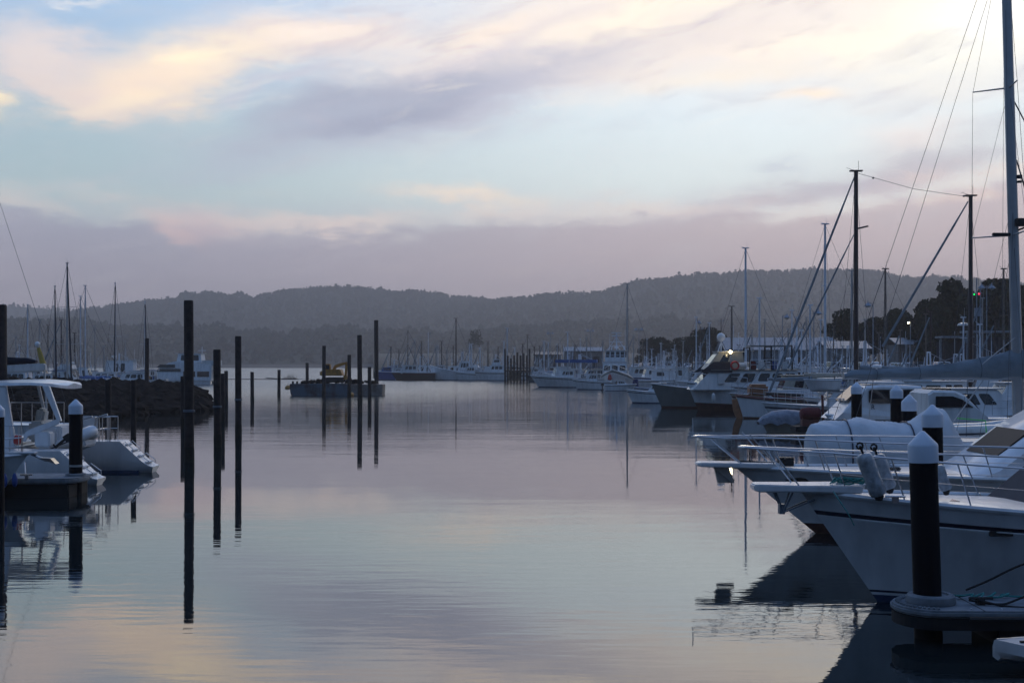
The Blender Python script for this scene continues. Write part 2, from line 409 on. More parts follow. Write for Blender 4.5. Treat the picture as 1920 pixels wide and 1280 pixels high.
# ------------------------------------------------------------ hills with forest
def hill(name, tab, D1, D0, depth_z, step=18, jit=3.0, seed=1, n_trees=6000, hmax=13, lab=None, z0=0.5):
    rng = random.Random(seed); rows = 10; mb = MB(); cols = []
    x0, x1 = tab[0][0], tab[-1][0]; N = int((x1 - x0) / step)
    def top(px): return ZW(interp(tab, px), D1) + 6 * mnoise.noise((px * .012, seed, 0))
    def surf(px, t):
        D = D0 + (D1 - D0) * t; zt = max(top(px), z0 + .3)
        z = z0 + (zt - z0) * (t ** .85) + 9 * depth_z * sin(pi * min(t, 1)) * mnoise.noise((px * .006, t * 3.5, seed))
        return Vector((XW(px, D1) * (D / D1) ** .35 if False else XW(px, D), D, z))
    for i in range(N + 1):
        px = x0 + (x1 - x0) * i / N; col = [surf(px, k / rows) for k in range(rows + 1)]
        e = col[-1]; col.append(Vector((e.x * 1.1, e.y * 1.1, z0))); cols.append(col)
    mb.loft(cols, False, False)
    g = struct(name, mb, 'forest', True)
    # the woods on it: one mass of small crowns
    w = MB(); ico = [(0, 0, 1)] + [(.9 * cos(k * 1.2566), .9 * sin(k * 1.2566), .35) for k in range(5)] + [(.8 * cos(k * 1.2566 + .6), .8 * sin(k * 1.2566 + .6), -.45) for k in range(5)]
    F = [(0, 1 + k, 1 + (k + 1) % 5) for k in range(5)] + [(1 + k, 6 + k, 1 + (k + 1) % 5) for k in range(5)] + [(1 + (k + 1) % 5, 6 + k, 6 + (k + 1) % 5) for k in range(5)]
    for i in range(n_trees):
        px = rng.uniform(x0, x1); t = 1 - rng.random() ** 1.6 * .98 if rng.random() < .75 else rng.uniform(.97, 1.0)
        p = surf(px, t); cl = mnoise.noise((px * .05, t * 9, 5.0 + seed))
        hh = hmax * rng.uniform(.45, 1.0) * (1 + .5 * cl) * (1.35 if rng.random() < .06 else 1)
        r = hh * rng.uniform(.22, .5)
        if t > .97: hh *= rng.uniform(.5, 1.05); r = hh * rng.uniform(.2, .4)
        for q in range(2):
            ox, oz, rr = rng.uniform(-.5, .5) * r, (.35 + .4 * q) * hh, r * (1.0 if q == 0 else .75)
            w.add([(p.x + ox + a * rr * rng.uniform(.7, 1.3), p.y + b * rr, p.z + oz + c * rr * rng.uniform(.8, 1.4)) for a, b, c in ico], F)
    tag(obj('forest', w, 'forest'), lab, 'forest', kind='stuff')
hill('distant_hill', [(-500,566),(-200,570),(0,574),(80,578),(150,584),(240,592),(400,600)], 3300, 2700, .6, n_trees=900, seed=3, hmax=13, lab='faint wooded hill farthest off at the left edge')
hill('ridge_hill', [(60,602),(120,590),(160,584),(200,575),(260,569),(330,562),(350,557),(400,556),(455,554),(475,563),(500,552),(560,545),(620,540),(660,541),(700,546),(760,551),(830,556),(900,564),(960,568),(1050,578),(1300,600)], 2500, 1750, 1.0, n_trees=9500, seed=5, hmax=9.5, lab='hazy eucalypt forest on the long middle ridge')
hill('ridge_hill', [(700,600),(860,574),(940,566),(1000,560),(1050,556),(1120,549),(1180,535),(1250,525),(1320,518),(1400,513),(1500,510),(1600,511),(1660,516),(1720,521),(1800,526),(1920,536),(2300,560)], 2300, 1500, 1.0, n_trees=9500, seed=8, hmax=9, lab='hazy forest on the higher right hand ridge')
hill('shore_rise', [(-400,612),(0,604),(60,610),(150,606),(250,624),(400,618),(460,630),(600,626),(650,622),(750,628),(850,634),(950,622),(1100,612),(1250,606),(1400,612),(1600,618),(2000,612)], 1500, 1180, .5, n_trees=6500, seed=11, hmax=10, lab='darker belt of trees along the far shore')

# ------------------------------------------------------------ land
SHORE = [(700,330),(800,318),(960,292),(1100,285),(1230,250),(1330,190),(1450,158),(1600,142),(1800,128),(2000,118),(2600,110)]
def gz(px, D):
    s = interp(SHORE, px); t = D - s
    return interp([(0, 1.9), (3, 2.1), (40, 2.5), (120, 2.8), (400, 5.5), (900, 13)], t)
def land():
    mb = MB(); cols = []; px = 700
    while px <= 2600:
        s = interp(SHORE, px); col = [Vector((XW(px, s - .6), s - .6, -.8)), Vector((XW(px, s), s, 1.9))]
        for D in (s + 3, s + 15, s + 40, s + 80, s + 120, s + 250, s + 400, s + 650, 1200):
            col.append(Vector((XW(px, D), D, gz(px, D) + .25 * mnoise.noise((px * .02, D * .03, 1)) * min(1, (D - s) / 200))))
        cols.append(col); px += 10
    mb.loft(cols, False, False); struct('ground', mb, 'land')
    # far strand at the left: low dark bank, sand flat, mud spit
    mb = MB(); cols = []
    for i in range(60):
        px = -500 + i * 24; D = 1180
        cols.append([P(px, 0, 1080) * 1 for _ in range(1)])
        x = XW(px, 1000); cols[-1] = [Vector((XW(px, 960), 960, -.2)), Vector((XW(px, 985), 985, .9)), Vector((XW(px, 1180), 1180, 2.2))]
    mb.loft(cols, False, False); struct('shore', mb, 'mud')
    mb = MB(); r = random.Random(4); ring = []
    for i in range(60):
        px = 330 + i * 4.6; h = .16 * sin(pi * i / 59) ** .6 * (1 + .5 * mnoise.noise((i * .3, 0, 0)))
        ring.append([Vector((XW(px, 296), 296, -.05)), Vector((XW(px, 301), 301, h)), Vector((XW(px, 308), 308, -.05))])
    mb.loft(ring, False, False); struct('mudbank', mb, 'mud')
land()
def haze_box():
    mb = MB(); mb.box((0, 1640, 102), (5600, 3560, 206))
    m = bpy.data.materials.new('haze'); m.use_nodes = True; n = m.node_tree.nodes; n.remove(n['Principled BSDF'])
    v = n.new('ShaderNodeVolumePrincipled'); v.inputs['Color'].default_value = (.94, .89, .87, 1); v.inputs['Density'].default_value = HAZE
    v.inputs['Anisotropy'].default_value = 0.35
    m.node_tree.links.new(v.outputs[0], n['Material Output'].inputs['Volume'])
    m.cycles.homogeneous_volume = True
    o = obj('haze', mb, m); o['kind'] = 'stuff'; o['label'] = 'thin dusk haze lying over the harbour and hills'; o['category'] = 'haze'
HAZE = .00038
haze_box()
# ------------------------------------------------------------ piles
def bare_pile(px, top, D, w, label, ring=None, lean=0.0):
    r = w / 2 / FP * D; Z = ZW(top, D)
    t = thing('mooring_pile', label, 'pile', (XW(px, D), D, 0), 0, 'bare dark mooring piles')
    t.rotation_euler = (R(random.uniform(-.4, .4)), lean or R(random.uniform(-.45, .45)), 0)
    mb = MB(); mb.lathe([(r * 1.02, -1.2), (r * 1.01, 0), (r, 1), (r * .99, Z - .06), (r * .9, Z)], n=16); obj('shaft', mb, 'rust', t, True)
    mb = MB(); mb.lathe([(r * 1.05, -.3), (r * 1.06, .35), (r * 1.03, .6)], n=16); obj('tide_band', mb, 'weed', t, True)
    if ring:
        z = ZW(ring, D); mb = MB(); mb.lathe([(r * 1.0, z - .05), (r * 1.22, z - .04), (r * 1.22, z + .04), (r * 1.0, z + .05)], n=16); obj('collar', mb, 'bargem', t, True)
    return t
for a in [
    (355, 563, 50.2, 18, 'tallest bare pile in the left of the channel, nearest of its row', 770),
    (408, 655, 59, 14, 'bare pile standing just right of the tallest pile', 762),
    (447, 630, 68.6, 12, 'tall bare pile to the left of the low pale water gap', 749),
    (417, 700, 85, 9, 'shorter bare pile half hidden behind the second tall pile', None),
    (424, 695, 125, 7, 'thin bare pile beside the end of the breakwater', None),
    (473, 697, 130, 7, 'short lone bare pile in open water left of the barge', None),
    (523, 693, 150, 6, 'small bare pile in open water nearest the barge', None),
    (576, 680, 190, 6, 'bare pile just behind the left end of the barge', None),
    (607, 648, 149, 7, 'bare pile standing against the left part of the barge', None),
    (655, 665, 146, 7, 'bare pile standing right of the yellow excavator', None),
    (675, 628, 128, 9, 'thick tall bare pile in front of the barge', None),
    (693, 688, 133, 7, 'short bare pile at the right part of the barge', None),
    (706, 600, 165, 8, 'tallest bare pile at the right end of the barge', None),
    (275, 634, 135, 8, 'bare pile rising behind the breakwater left of the ferry', None),
    (250, 712, 57, 10, 'rusty bare pile in front of the rocks beside the catamaran stern', None),
    (203, 712, 59, 11, 'rusty bare pile in front of the rocks behind the capped pile', None),
    (343, 705, 76, 8, 'short bare pile close behind the tallest pile', None)]:
    bare_pile(*a)
t = bare_pile(1, 571, 47, 24, 'thick bare pile cut by the left edge of the photo')

def capped_pile(px, tip, D, w, label, base=-1.5, lean=0.0, band=False):
    r = w / 2 / FP * D; Z = ZW(tip, D)
    t = thing('capped_pile', label, 'pile', (XW(px, D), D, 0), 0, 'black piles with white pointed caps'); t.rotation_euler = (0, lean, 0)
    hc = r * .98; sk = r * 1.25
    mb = MB(); mb.lathe([(r * .97, base), (r * .97, Z - hc - sk * .6)], n=28); obj('sleeve', mb, 'pile', t, True)
    mb = MB(); mb.lathe([(r * 1.0, Z - hc - sk), (r * 1.045, Z - hc - sk), (r * 1.045, Z - hc - .02), (r * 1.0, Z - hc + .01), (.03, Z - .008), (.002, Z)], n=28); obj('cap', mb, 'cap', t, True)
    if band:
        mb = MB(); z = .85; mb.lathe([(r * .97, z - .03), (r * 1.02, z - .03), (r * 1.02, z + .02), (r * .97, z + .03)], n=24); obj('hose_band', mb, 'wrope', t, True)
    return t
CP1 = capped_pile(1741, 807, 18.2, 53, 'nearest and largest white capped pile, rising from the round pontoon end', lean=-R(1.7))
capped_pile(1752, 758, 25.5, 38, 'second white capped pile directly behind the nearest one', lean=-R(.8))
capped_pile(1705, 739, 37, 28, 'third white capped pile, left of the covered boat peak')
capped_pile(1681, 721, 43, 23, 'white capped pile in front of the second cabin window')
capped_pile(1606, 716, 49, 20, 'white capped pile in front of the cabin boat windscreen')
capped_pile(142, 748, 38, 25, 'white capped pile on the left pontoon before the catamaran', band=True)
capped_pile(-3, 757, 33, 22, 'white capped pile cut by the left edge of the photo')
# ------------------------------------------------------------ boat builders (local: x forward, z=0 waterline)
def hull(root, L, B, F, Fs, over=.8, so=.25, bands=(), mat_='gel', tf=.8, draft=.35, tm=.45, p=2.2, flare=1.0, dd=.0, deckm='gel', rail='gel', railr=.035, N=22, sag=0.0, deck=True, nm='hull', wl=.86):
    """bands: (g0, g1, slot) with g measured from sheer (0) to waterline (1)"""
    gs = sorted(set([0, .25, .5, .75, 1.0] + [b for x in bands for b in x[:2]]))
    def hb(t):
        if t > tm: return B / 2 * max(0, 1 - ((t - tm) / (1 - tm)) ** p)
        return B / 2 * (1 - (1 - tf) * ((tm - t) / tm) ** 2)
    def zs(t): return Fs + (F - Fs) * t ** 1.8 - sag * sin(pi * t)
    rings = []
    for i in range(N + 1):
        t = i / N; t = 1 - (1 - t) ** 1.25
        b = max(hb(t), .012); w = max(b * (wl - .38 * max(0, (t - .3) / .7) ** 1.5), .008); z = zs(t)
        xs = -L / 2 + L * t; xw = -L / 2 + so + (L - over - so) * t; ring = []
        for g in gs:
            k = (1 - g) ** flare
            ring.append(Vector((xs + (xw - xs) * g, w + (b - w) * k, z * (1 - g))))
        ring.append(Vector((xw - draft * .5 * t, w * .8, -draft * .6))); ring.append(Vector((xw - draft * t, .003, -draft)))
        full = ring + [Vector((v.x, -v.y, v.z)) for v in reversed(ring)]
        rings.append(full)
    mb = MB(); n = len(rings[0]); vs = [v for r in rings for v in r]; fs = []; ms = []
    def slot(k):
        kk = k if k < n // 2 else n - 2 - k
        if kk >= len(gs) - 1: return 1 if len(bands) and any(x[1] >= 1 for x in bands) else 0
        mid = (gs[kk] + gs[kk + 1]) / 2
        for g0, g1, s in bands:
            if g0 <= mid <= g1: return s
        return 0
    for i in range(N):
        for k in range(n - 1):
            if k == n // 2 - 1: continue
            a = i * n + k; fs.append((a, a + 1, a + 1 + n, a + n)); ms.append(slot(k))
    fs.append(tuple(range(n))); ms.append(0)
    mb.v = vs; mb.f = fs; mb.m = ms
    mats = mat_ if isinstance(mat_, (list, tuple)) else [mat_]
    h = obj(nm, mb, mats, root, True)
    if deck:
        mb = MB(); dr = []
        for i in range(N + 1):
            r = rings[i]; a = r[0]; y = a.y * .985
            dr.append([Vector((a.x, y, a.z - dd - .004)), Vector((a.x, y * .5, a.z - dd + .035 * min(1, y))), Vector((a.x, 0, a.z - dd + .05 * min(1, y))), Vector((a.x, -y * .5, a.z - dd + .035 * min(1, y))), Vector((a.x, -y, a.z - dd - .004))])
        mb.loft(dr, False, False); obj('deck', mb, deckm, root, True)
    if rail:
        for s in (1, -1):
            mb = MB(); mb.tube([(r[0].x, s * r[0].y, r[0].z + railr * .3) for r in rings], railr, 6); obj('gunwale', mb, rail, root, True)
    return dict(hb=hb, zs=zs, x=lambda t: -L / 2 + L * t, t=lambda x: (x + L / 2) / L, L=L, hull=h)
def rpoly(u0, u1, v0, v1, r, n=3):
    pts = []
    for cx, cy, a in ((u1 - r, v1 - r, 0), (u0 + r, v1 - r, 90), (u0 + r, v0 + r, 180), (u1 - r, v0 + r, 270)):
        for k in range(n + 1): pts.append((cx + r * cos(R(a + 90 * k / n)), cy + r * sin(R(a + 90 * k / n))))
    return pts
def cabin(root, x0, x1, w, z0, z1, rf=.3, ra=.1, wt=None, m='gel', wins=(), roof=None, roofm=None, name='cabin', y0=0, glass='glass', bev=.04, roofth=.06):
    wt = wt or w * .88
    a = [(x0, -w / 2, z0), (x1, -w / 2, z0), (x1, w / 2, z0), (x0, w / 2, z0)]
    b = [(x0 + ra, -wt / 2, z1), (x1 - rf, -wt / 2, z1), (x1 - rf, wt / 2, z1), (x0 + ra, wt / 2, z1)]
    sh = lambda v: Vector((v[0], v[1] + y0, v[2])); a = [sh(v) for v in a]; b = [sh(v) for v in b]
    mb = MB(); mb.loft([a, b], True, True); c = obj(name, mb, m, root, False, bevel=bev)
    F = {'S': (a[0], a[1], b[1], b[0]), 'P': (a[2], a[3], b[3], b[2]), 'F': (a[1], a[2], b[2], b[1]), 'A': (a[3], a[0], b[0], b[3])}
    for win in wins:
        side, u0, u1, v0, v1 = win[:5]; sk = win[5] if len(win) > 5 else 0.0
        for sd in (('S', 'P') if side == 'B' else (side,)):
            q = F[sd]; nn = (q[1] - q[0]).cross(q[3] - q[0]); nn.normalize()
            wd = (q[1] - q[0]).length * (u1 - u0); ht = (q[3] - q[0]).length * (v1 - v0); r = min(wd, ht) * .18
            pts = []
            for (pu, pv) in rpoly(0, wd, 0, ht, r):
                uu, vv = u0 + pu / wd * (u1 - u0), v0 + pv / ht * (v1 - v0)
                uu += sk * (1 - (pv / ht)) * 0
                if sd == 'P': uu = 1 - uu
                if sk:                       # raked end: pull the upper corners in
                    uu = (uu + sk * (pv / ht) * (-1 if ((uu > (u0 + u1) / 2) if sd != 'P' else True) else 0)) if sd != 'P' else uu + sk * (pv / ht) * (1 if (1 - uu) > (u0 + u1) / 2 else 0)
                pts.append((q[0] * (1 - uu) + q[1] * uu) * (1 - vv) + (q[3] * (1 - uu) + q[2] * uu) * vv)
            mb = MB(); mb.loft([[p_ - nn * .01 for p_ in pts], [p_ + nn * .012 for p_ in pts]], True, True)
            obj('window', mb, glass, c)
    if roof is not None:
        rf_, ra_, rs_ = roof
        mb = MB(); mb.box(((b[0].x - ra_ + b[1].x + rf_) / 2, y0, z1 + roofth / 2), (b[1].x - b[0].x + rf_ + ra_, wt + 2 * rs_, roofth))
        obj('roof', mb, roofm or m, root, False, bevel=.025)
    return c
def railing(root, pts, h, r=.014, every=1, mid=True, m='steel', inward=0.0, name='rail'):
    top = [Vector(p) + Vector((0, 0, h)) for p in pts]; mb = MB(); mb.tube(top, r, 6)
    if mid: mb.tube([Vector(p) + Vector((0, 0, h * .5)) for p in pts], r * .6, 5)
    for i in range(0, len(pts), every): mb.tube([pts[i], top[i]], r * .85, 5)
    return obj(name, mb, m, root, True)
def deckrail(root, H, t0, t1, n, h, ins=.06, r=.014, bow=True, m='steel', mid=True):
    P1 = [(H['x'](t0 + (t1 - t0) * i / n), H['hb'](t0 + (t1 - t0) * i / n) - ins, H['zs'](t0 + (t1 - t0) * i / n)) for i in range(n + 1)]
    P2 = [(x, -max(y, .02), z) for x, y, z in P1]; P1 = [(x, max(y, .02), z) for x, y, z in P1]
    if bow: return railing(root, P1 + P2[::-1], h, r, 1, mid, m)
    railing(root, P1, h, r, 1, mid, m); return railing(root, P2, h, r, 1, mid, m)
def mast(root, x, z0, H, r, m='alu', spr=(), stays=(), boom=None, rake=0.0, y=0.0, wr=.009, top=True, furl=None, taper=.7, wirem='wire'):
    """stays: end points (x,y,z[,height fraction]); boom=(length aft, z, cover material, cover height at mast, at end)"""
    tp = Vector((x - rake * H, y, z0 + H)); bs = Vector((x, y, z0))
    at = lambda f: bs + (tp - bs) * f
    mb = MB(); mb.tube([bs, at(.5), tp], r, 10, 0, r * taper); mo = obj('mast', mb, m, root, True)
    for f, ln in spr:
        c = at(f); mb = MB(); mb.tube([(c.x, y - ln, c.z), (c.x, y + ln, c.z)], max(r * .22, .018), 6)
        obj('spreader', mb, m, mo, True)
    mb = MB()
    for s in stays:
        f = s[3] if len(s) > 3 else 1.0
        if len(s) > 4:
            fs, ln = s[4], s[5]; c = at(fs); mb.tube([at(f), (c.x, y + ln, c.z), s[:3]], wr, 4)
        else: mb.tube([at(f), s[:3]], wr, 4)
    if stays: obj('rigging', mb, wirem, root)
    if top:
        mb = MB(); mb.box(tp + Vector((0, 0, .05)), (r * 5, r * 2.2, .08)); mb.tube([tp + Vector((-r, 0, .05)), tp + Vector((-r, 0, .7))], max(.008, r * .08), 4)
        mb.tube([tp + Vector((r, 0, .1)), tp + Vector((r * 4, 0, .25))], max(.008, r * .08), 4); obj('masthead', mb, m, mo)
    if furl:
        mb = MB(); a, b_, rr, fm = furl[:4]; mb.tube([a, Vector(a).lerp(Vector(b_), .5), b_], rr, 8, 0, rr * .5); obj('furled_sail', mb, fm, root, True)
    if boom:
        bl, bz, cm, h0, h1 = boom
        mb = MB(); mb.tube([(x - r, y, bz), (x - bl, y, bz + .05)], max(r * .75, .05), 8); bo = obj('boom', mb, m, root, True)
        if cm:
            rings = []
            for i in range(15):
                t = i / 14; hh = h0 + (h1 - h0) * (1 - (1 - t) ** 1.9) + .02 * sin(i * 2.1); ww = .09 + .17 * hh
                cx = x + .12 - (bl + .05) * t; zz = bz - .09 + .05 * t
                rings.append([Vector((cx + .02 * sin(k * 3 + i), y + ww * cos(2 * pi * k / 10) * (1 if k not in (2, 3) else .8), zz + hh * (.5 + .5 * sin(2 * pi * k / 10)))) for k in range(10)])
            mb = MB(); mb.loft(rings, True, True); obj('sail_cover', mb, cm, bo, True)
    return mo
def place(px, D, rz=0.0, lx=0.0, ly=0.0):
    return (XW(px, D) - lx * cos(rz) + ly * sin(rz), D - lx * sin(rz) - ly * cos(rz), 0)
def fender(root, p, r=.11, h=.5, m='gel2'):
    mb = MB(); mb.lathe([(.02, -h / 2), (r * .8, -h / 2 + .05), (r, -h / 2 + .12), (r, h / 2 - .12), (r * .8, h / 2 - .05), (.03, h / 2 + .03)], p, 10); return obj('fender', mb, m, root, True)
def aerial(root, x, y, z, h, m='whitemast', r=.012):
    mb = MB(); mb.tube([(x, y, z), (x, y, z + h)], r, 5); return obj('aerial', mb, m, root)
def radar(root, x, z, m='gel', s=1.0):
    mb = MB(); mb.lathe([(.05 * s, z), (.05 * s, z + .18 * s), (.3 * s, z + .2 * s), (.32 * s, z + .3 * s), (.25 * s, z + .38 * s), (.02, z + .4 * s)], (x, 0, 0), 14); return obj('radar', mb, m, root, True)
def outboard(root, x, y, z, m='black', s=1.0):
    mb = MB(); mb.box((x, y, z + .25 * s), (.42 * s, .3 * s, .38 * s), taper=.8); mb.box((x - .02, y, z - .25 * s), (.14 * s, .1 * s, .7 * s)); mb.box((x - .1 * s, y, z - .6 * s), (.3 * s, .05 * s, .1 * s))
    return obj('outboard_motor', mb, m, root, bevel=.04)
def tyre(root, c, r=.3, m='black', nm='tyre_fender'):
    mb = MB(); rings = []
    for i in range(17):
        a = 2 * pi * i / 16; cc = Vector(c) + Vector((r * cos(a), 0, r * sin(a))); rad = Vector((cos(a), 0, sin(a)))
        rings.append([cc + rad * (.28 * r * cos(2 * pi * k / 7)) + Vector((0, .28 * r * sin(2 * pi * k / 7), 0)) for k in range(7)])
    mb.loft(rings, True, False); return obj(nm, mb, m, root, True)
# ---- general small craft, by recipe
def sailboat(label, px, D, rz, L, H, lx=.08, B=None, F=1.15, hm=('gel', 'navy', 'navy'), mm='alu', r=None, cover='bluecanvas', group=None, furl=False, spr=2, wr=None, cab=True, cat='sailing boat', cabm='gel', boomz=1.9, mizzen=None, name='sailing_boat'):
    B = B or L * .31; r = r or max(.075, H * .0075); wr = wr or max(.006, D * .00011)
    t = thing(name, label, cat, place(px, D, rz, L * lx), rz, group)
    Hh = hull(t, L, B, F, F * .82, over=L * .1, so=L * .05, bands=((.1, .2, 2), (.93, 1.0, 1)), mat_=list(hm), tf=.6, p=2.0, sag=.06, N=16)
    if cab:
        cabin(t, -L * .12, L * .22, B * .6, F * .88, F + .38, .7, .1, B * .46, cabm, [('B', .15, .45, .3, .8), ('B', .52, .75, .3, .75)])
        cabin(t, -L * .22, -L * .08, B * .55, F * .85, F + 1.0, .45, .5, B * .5, cover if cover else 'canvas', [('F', .1, .9, .3, .9)], name='spray_hood')
    deckrail(t, Hh, .03, .985, 9, .6, r=max(.012, wr), m='steel')
    x = L * lx; bx = L / 2
    st = [(bx - .1, 0, F), (-bx + .1, 0, F * .85)]
    if spr: st += [(x - .1, s * B * .46, F, 1.0, .45 if spr == 1 else .62, s * B * .3) for s in (1, -1)] + [(x - .15, s * B * .46, F, .5) for s in (1, -1)]
    sp = [(.45, B * .3)] if spr == 1 else ([(.33, B * .34), (.64, B * .28)] if spr else [])
    mast(t, x, F + .3, H - F - .3, r, mm, sp, st, (L * .36, boomz, cover, .42, .2) if boomz else None, wr=wr,
         furl=((bx - .12, 0, F + .2), (x + .1, 0, H - .4), .07 + D * .0003, furl) if furl else None)
    if mizzen:
        mx, mh = mizzen; mast(t, mx, F + .2, mh - F - .2, r * .8, mm, [(.5, B * .25)], [(mx - .3, s * B * .4, F) for s in (1, -1)], (L * .2, boomz, cover, .35, .15), wr=wr)
    return t
def motorboat(label, px, D, rz, L, B=None, F=1.3, Fs=1.0, hm=('gel', 'boot', 'navy'), cab=(-.2, .2, 1.6), fly=None, group=None, lx=0.0, name='motor_boat', cat='motor boat', cabm='gel', wins=None, rails=True, gear=(), roofm=None, over=None, stripe=True, canopy=None, rf=.7, ly=0):
    B = B or L * .33
    t = thing(name, label, cat, place(px, D, rz, lx, ly), rz, group)
    H = hull(t, L, B, F, Fs, over=over or L * .12, so=.1, bands=((((.14, .2, 2),) if stripe else ()) + ((.92, 1.0, 1),)), mat_=list(hm), tf=.9, N=16, railr=max(.03, D * .00035))
    c0, c1, ch = cab; zt = max(F, Fs) * .92
    if ch: cabin(t, L * c0, L * c1, B * .74, Fs * .9, zt + ch, rf, .1, B * .62, cabm, wins or [('B', .08, .3, .5, .86), ('B', .35, .58, .5, .86), ('B', .63, .8, .5, .86), ('F', .06, .48, .5, .9), ('F', .52, .94, .5, .9), ('A', .3, .5, .05, .85)], (.25, .5, .1), roofm)
    if fly: f0, f1, fh = fly; cabin(t, L * f0, L * f1, B * .55, zt + ch + .062, zt + ch + fh, .35, .1, B * .5, cabm, [('F', .08, .92, .45, .9), ('B', .1, .85, .5, .9)] if fh > .9 else [], (.1, .1, .05) if fh > .9 else None, roofm)
    if canopy:
        a, b_, z, cm = canopy[:4]; mb = MB(); th = canopy[4] if len(canopy) > 4 else .07; mb.box(((a + b_) / 2 * L, 0, z + th / 2), ((b_ - a) * L, B * .85, th)); obj('canopy', mb, cm, t, bevel=.03)
        mb = MB()
        for x in (a * L + .1, b_ * L - .1, (a + b_) / 2 * L):
            for s in (1, -1): mb = MB(); mb.tube([(x, s * B * .37, Fs * .9), (x, s * B * .37, z)], .03, 5); obj('canopy_post', mb, 'steel', t)
    if rails: deckrail(t, H, .5, .985, 6, .65, r=max(.014, D * .0001))
    for g in gear:
        k = g[0]
        if k == 'mast': mast(t, g[1], g[2], g[3], g[4], g[5] if len(g) > 5 else 'whitemast', [(.7, .5)], [(L * .45, 0, F), (-L * .4, .6, Fs), (-L * .4, -.6, Fs)], wr=max(.008, D * .0001))
        if k == 'radar': radar(t, g[1], g[2])
        if k == 'aerial': aerial(t, g[1], g[2], g[3], g[4], r=max(.012, D * .00012))
        if k == 'outboard': outboard(t, -L / 2 - .2, g[1], Fs * .8)
        if k == 'fender': fender(t, (g[1], g[2], Fs * .55), .13, .6)
        if k == 'derrick':
            mb = MB(); x, z, h, ln = g[1:5]
            for s in (1, -1): mb.tube([(x, s * B * .3, z), (x, s * B * .12, z + h)], .06, 6)
            mb.tube([(x, -B * .12, z + h), (x, B * .12, z + h)], .06, 6); mb.tube([(x, 0, z + .4), (x - ln, 0, z + h * .75)], .06, 6); mb.tube([(x - ln, 0, z + h * .75), (x, 0, z + h)], max(.01, D * .0001), 4)
            obj('derrick', mb, 'whitemast', t)
        if k == 'poles':
            for s in (1, -1):
                mb = MB(); mb.tube([(-.3, s * B * .4, Fs), (-.9, s * B * .62, Fs + L * .42)], .035, 5); mb.tube([(-.6, s * B * .5, Fs + L * .22), (-.2, 0, Fs + L * .33)], max(.01, D * .0001), 4); obj('trolling_pole', mb, 'whitemast', t)
        if k == 'boxes':
            q_ = random.Random(int(px * 7 + D))
            for i_ in range(4):
                mb = MB(); mb.box((-L * q_.uniform(.2, .45), q_.uniform(-.3, .3) * B, Fs + .25), (q_.uniform(.4, .8), q_.uniform(.4, .7), q_.uniform(.4, .9)), rz=q_.uniform(0, 1), taper=.9); obj('deck_box', mb, q_.choice(['gel2', 'red', 'bluehull', 'wood', 'greyhull', 'yellow']), t, bevel=.04)
        if k == 'lamps':
            mb = MB(); mb.tube([(g[1], -B * .25, g[2]), (g[1], B * .25, g[2])], .04, 5)
            for q in (-.2, 0, .2): mb.box((g[1] + .08, q * B, g[2] - .1), (.15, .2, .16))
            obj('deck_lights', mb, 'gel2', t)
    return t
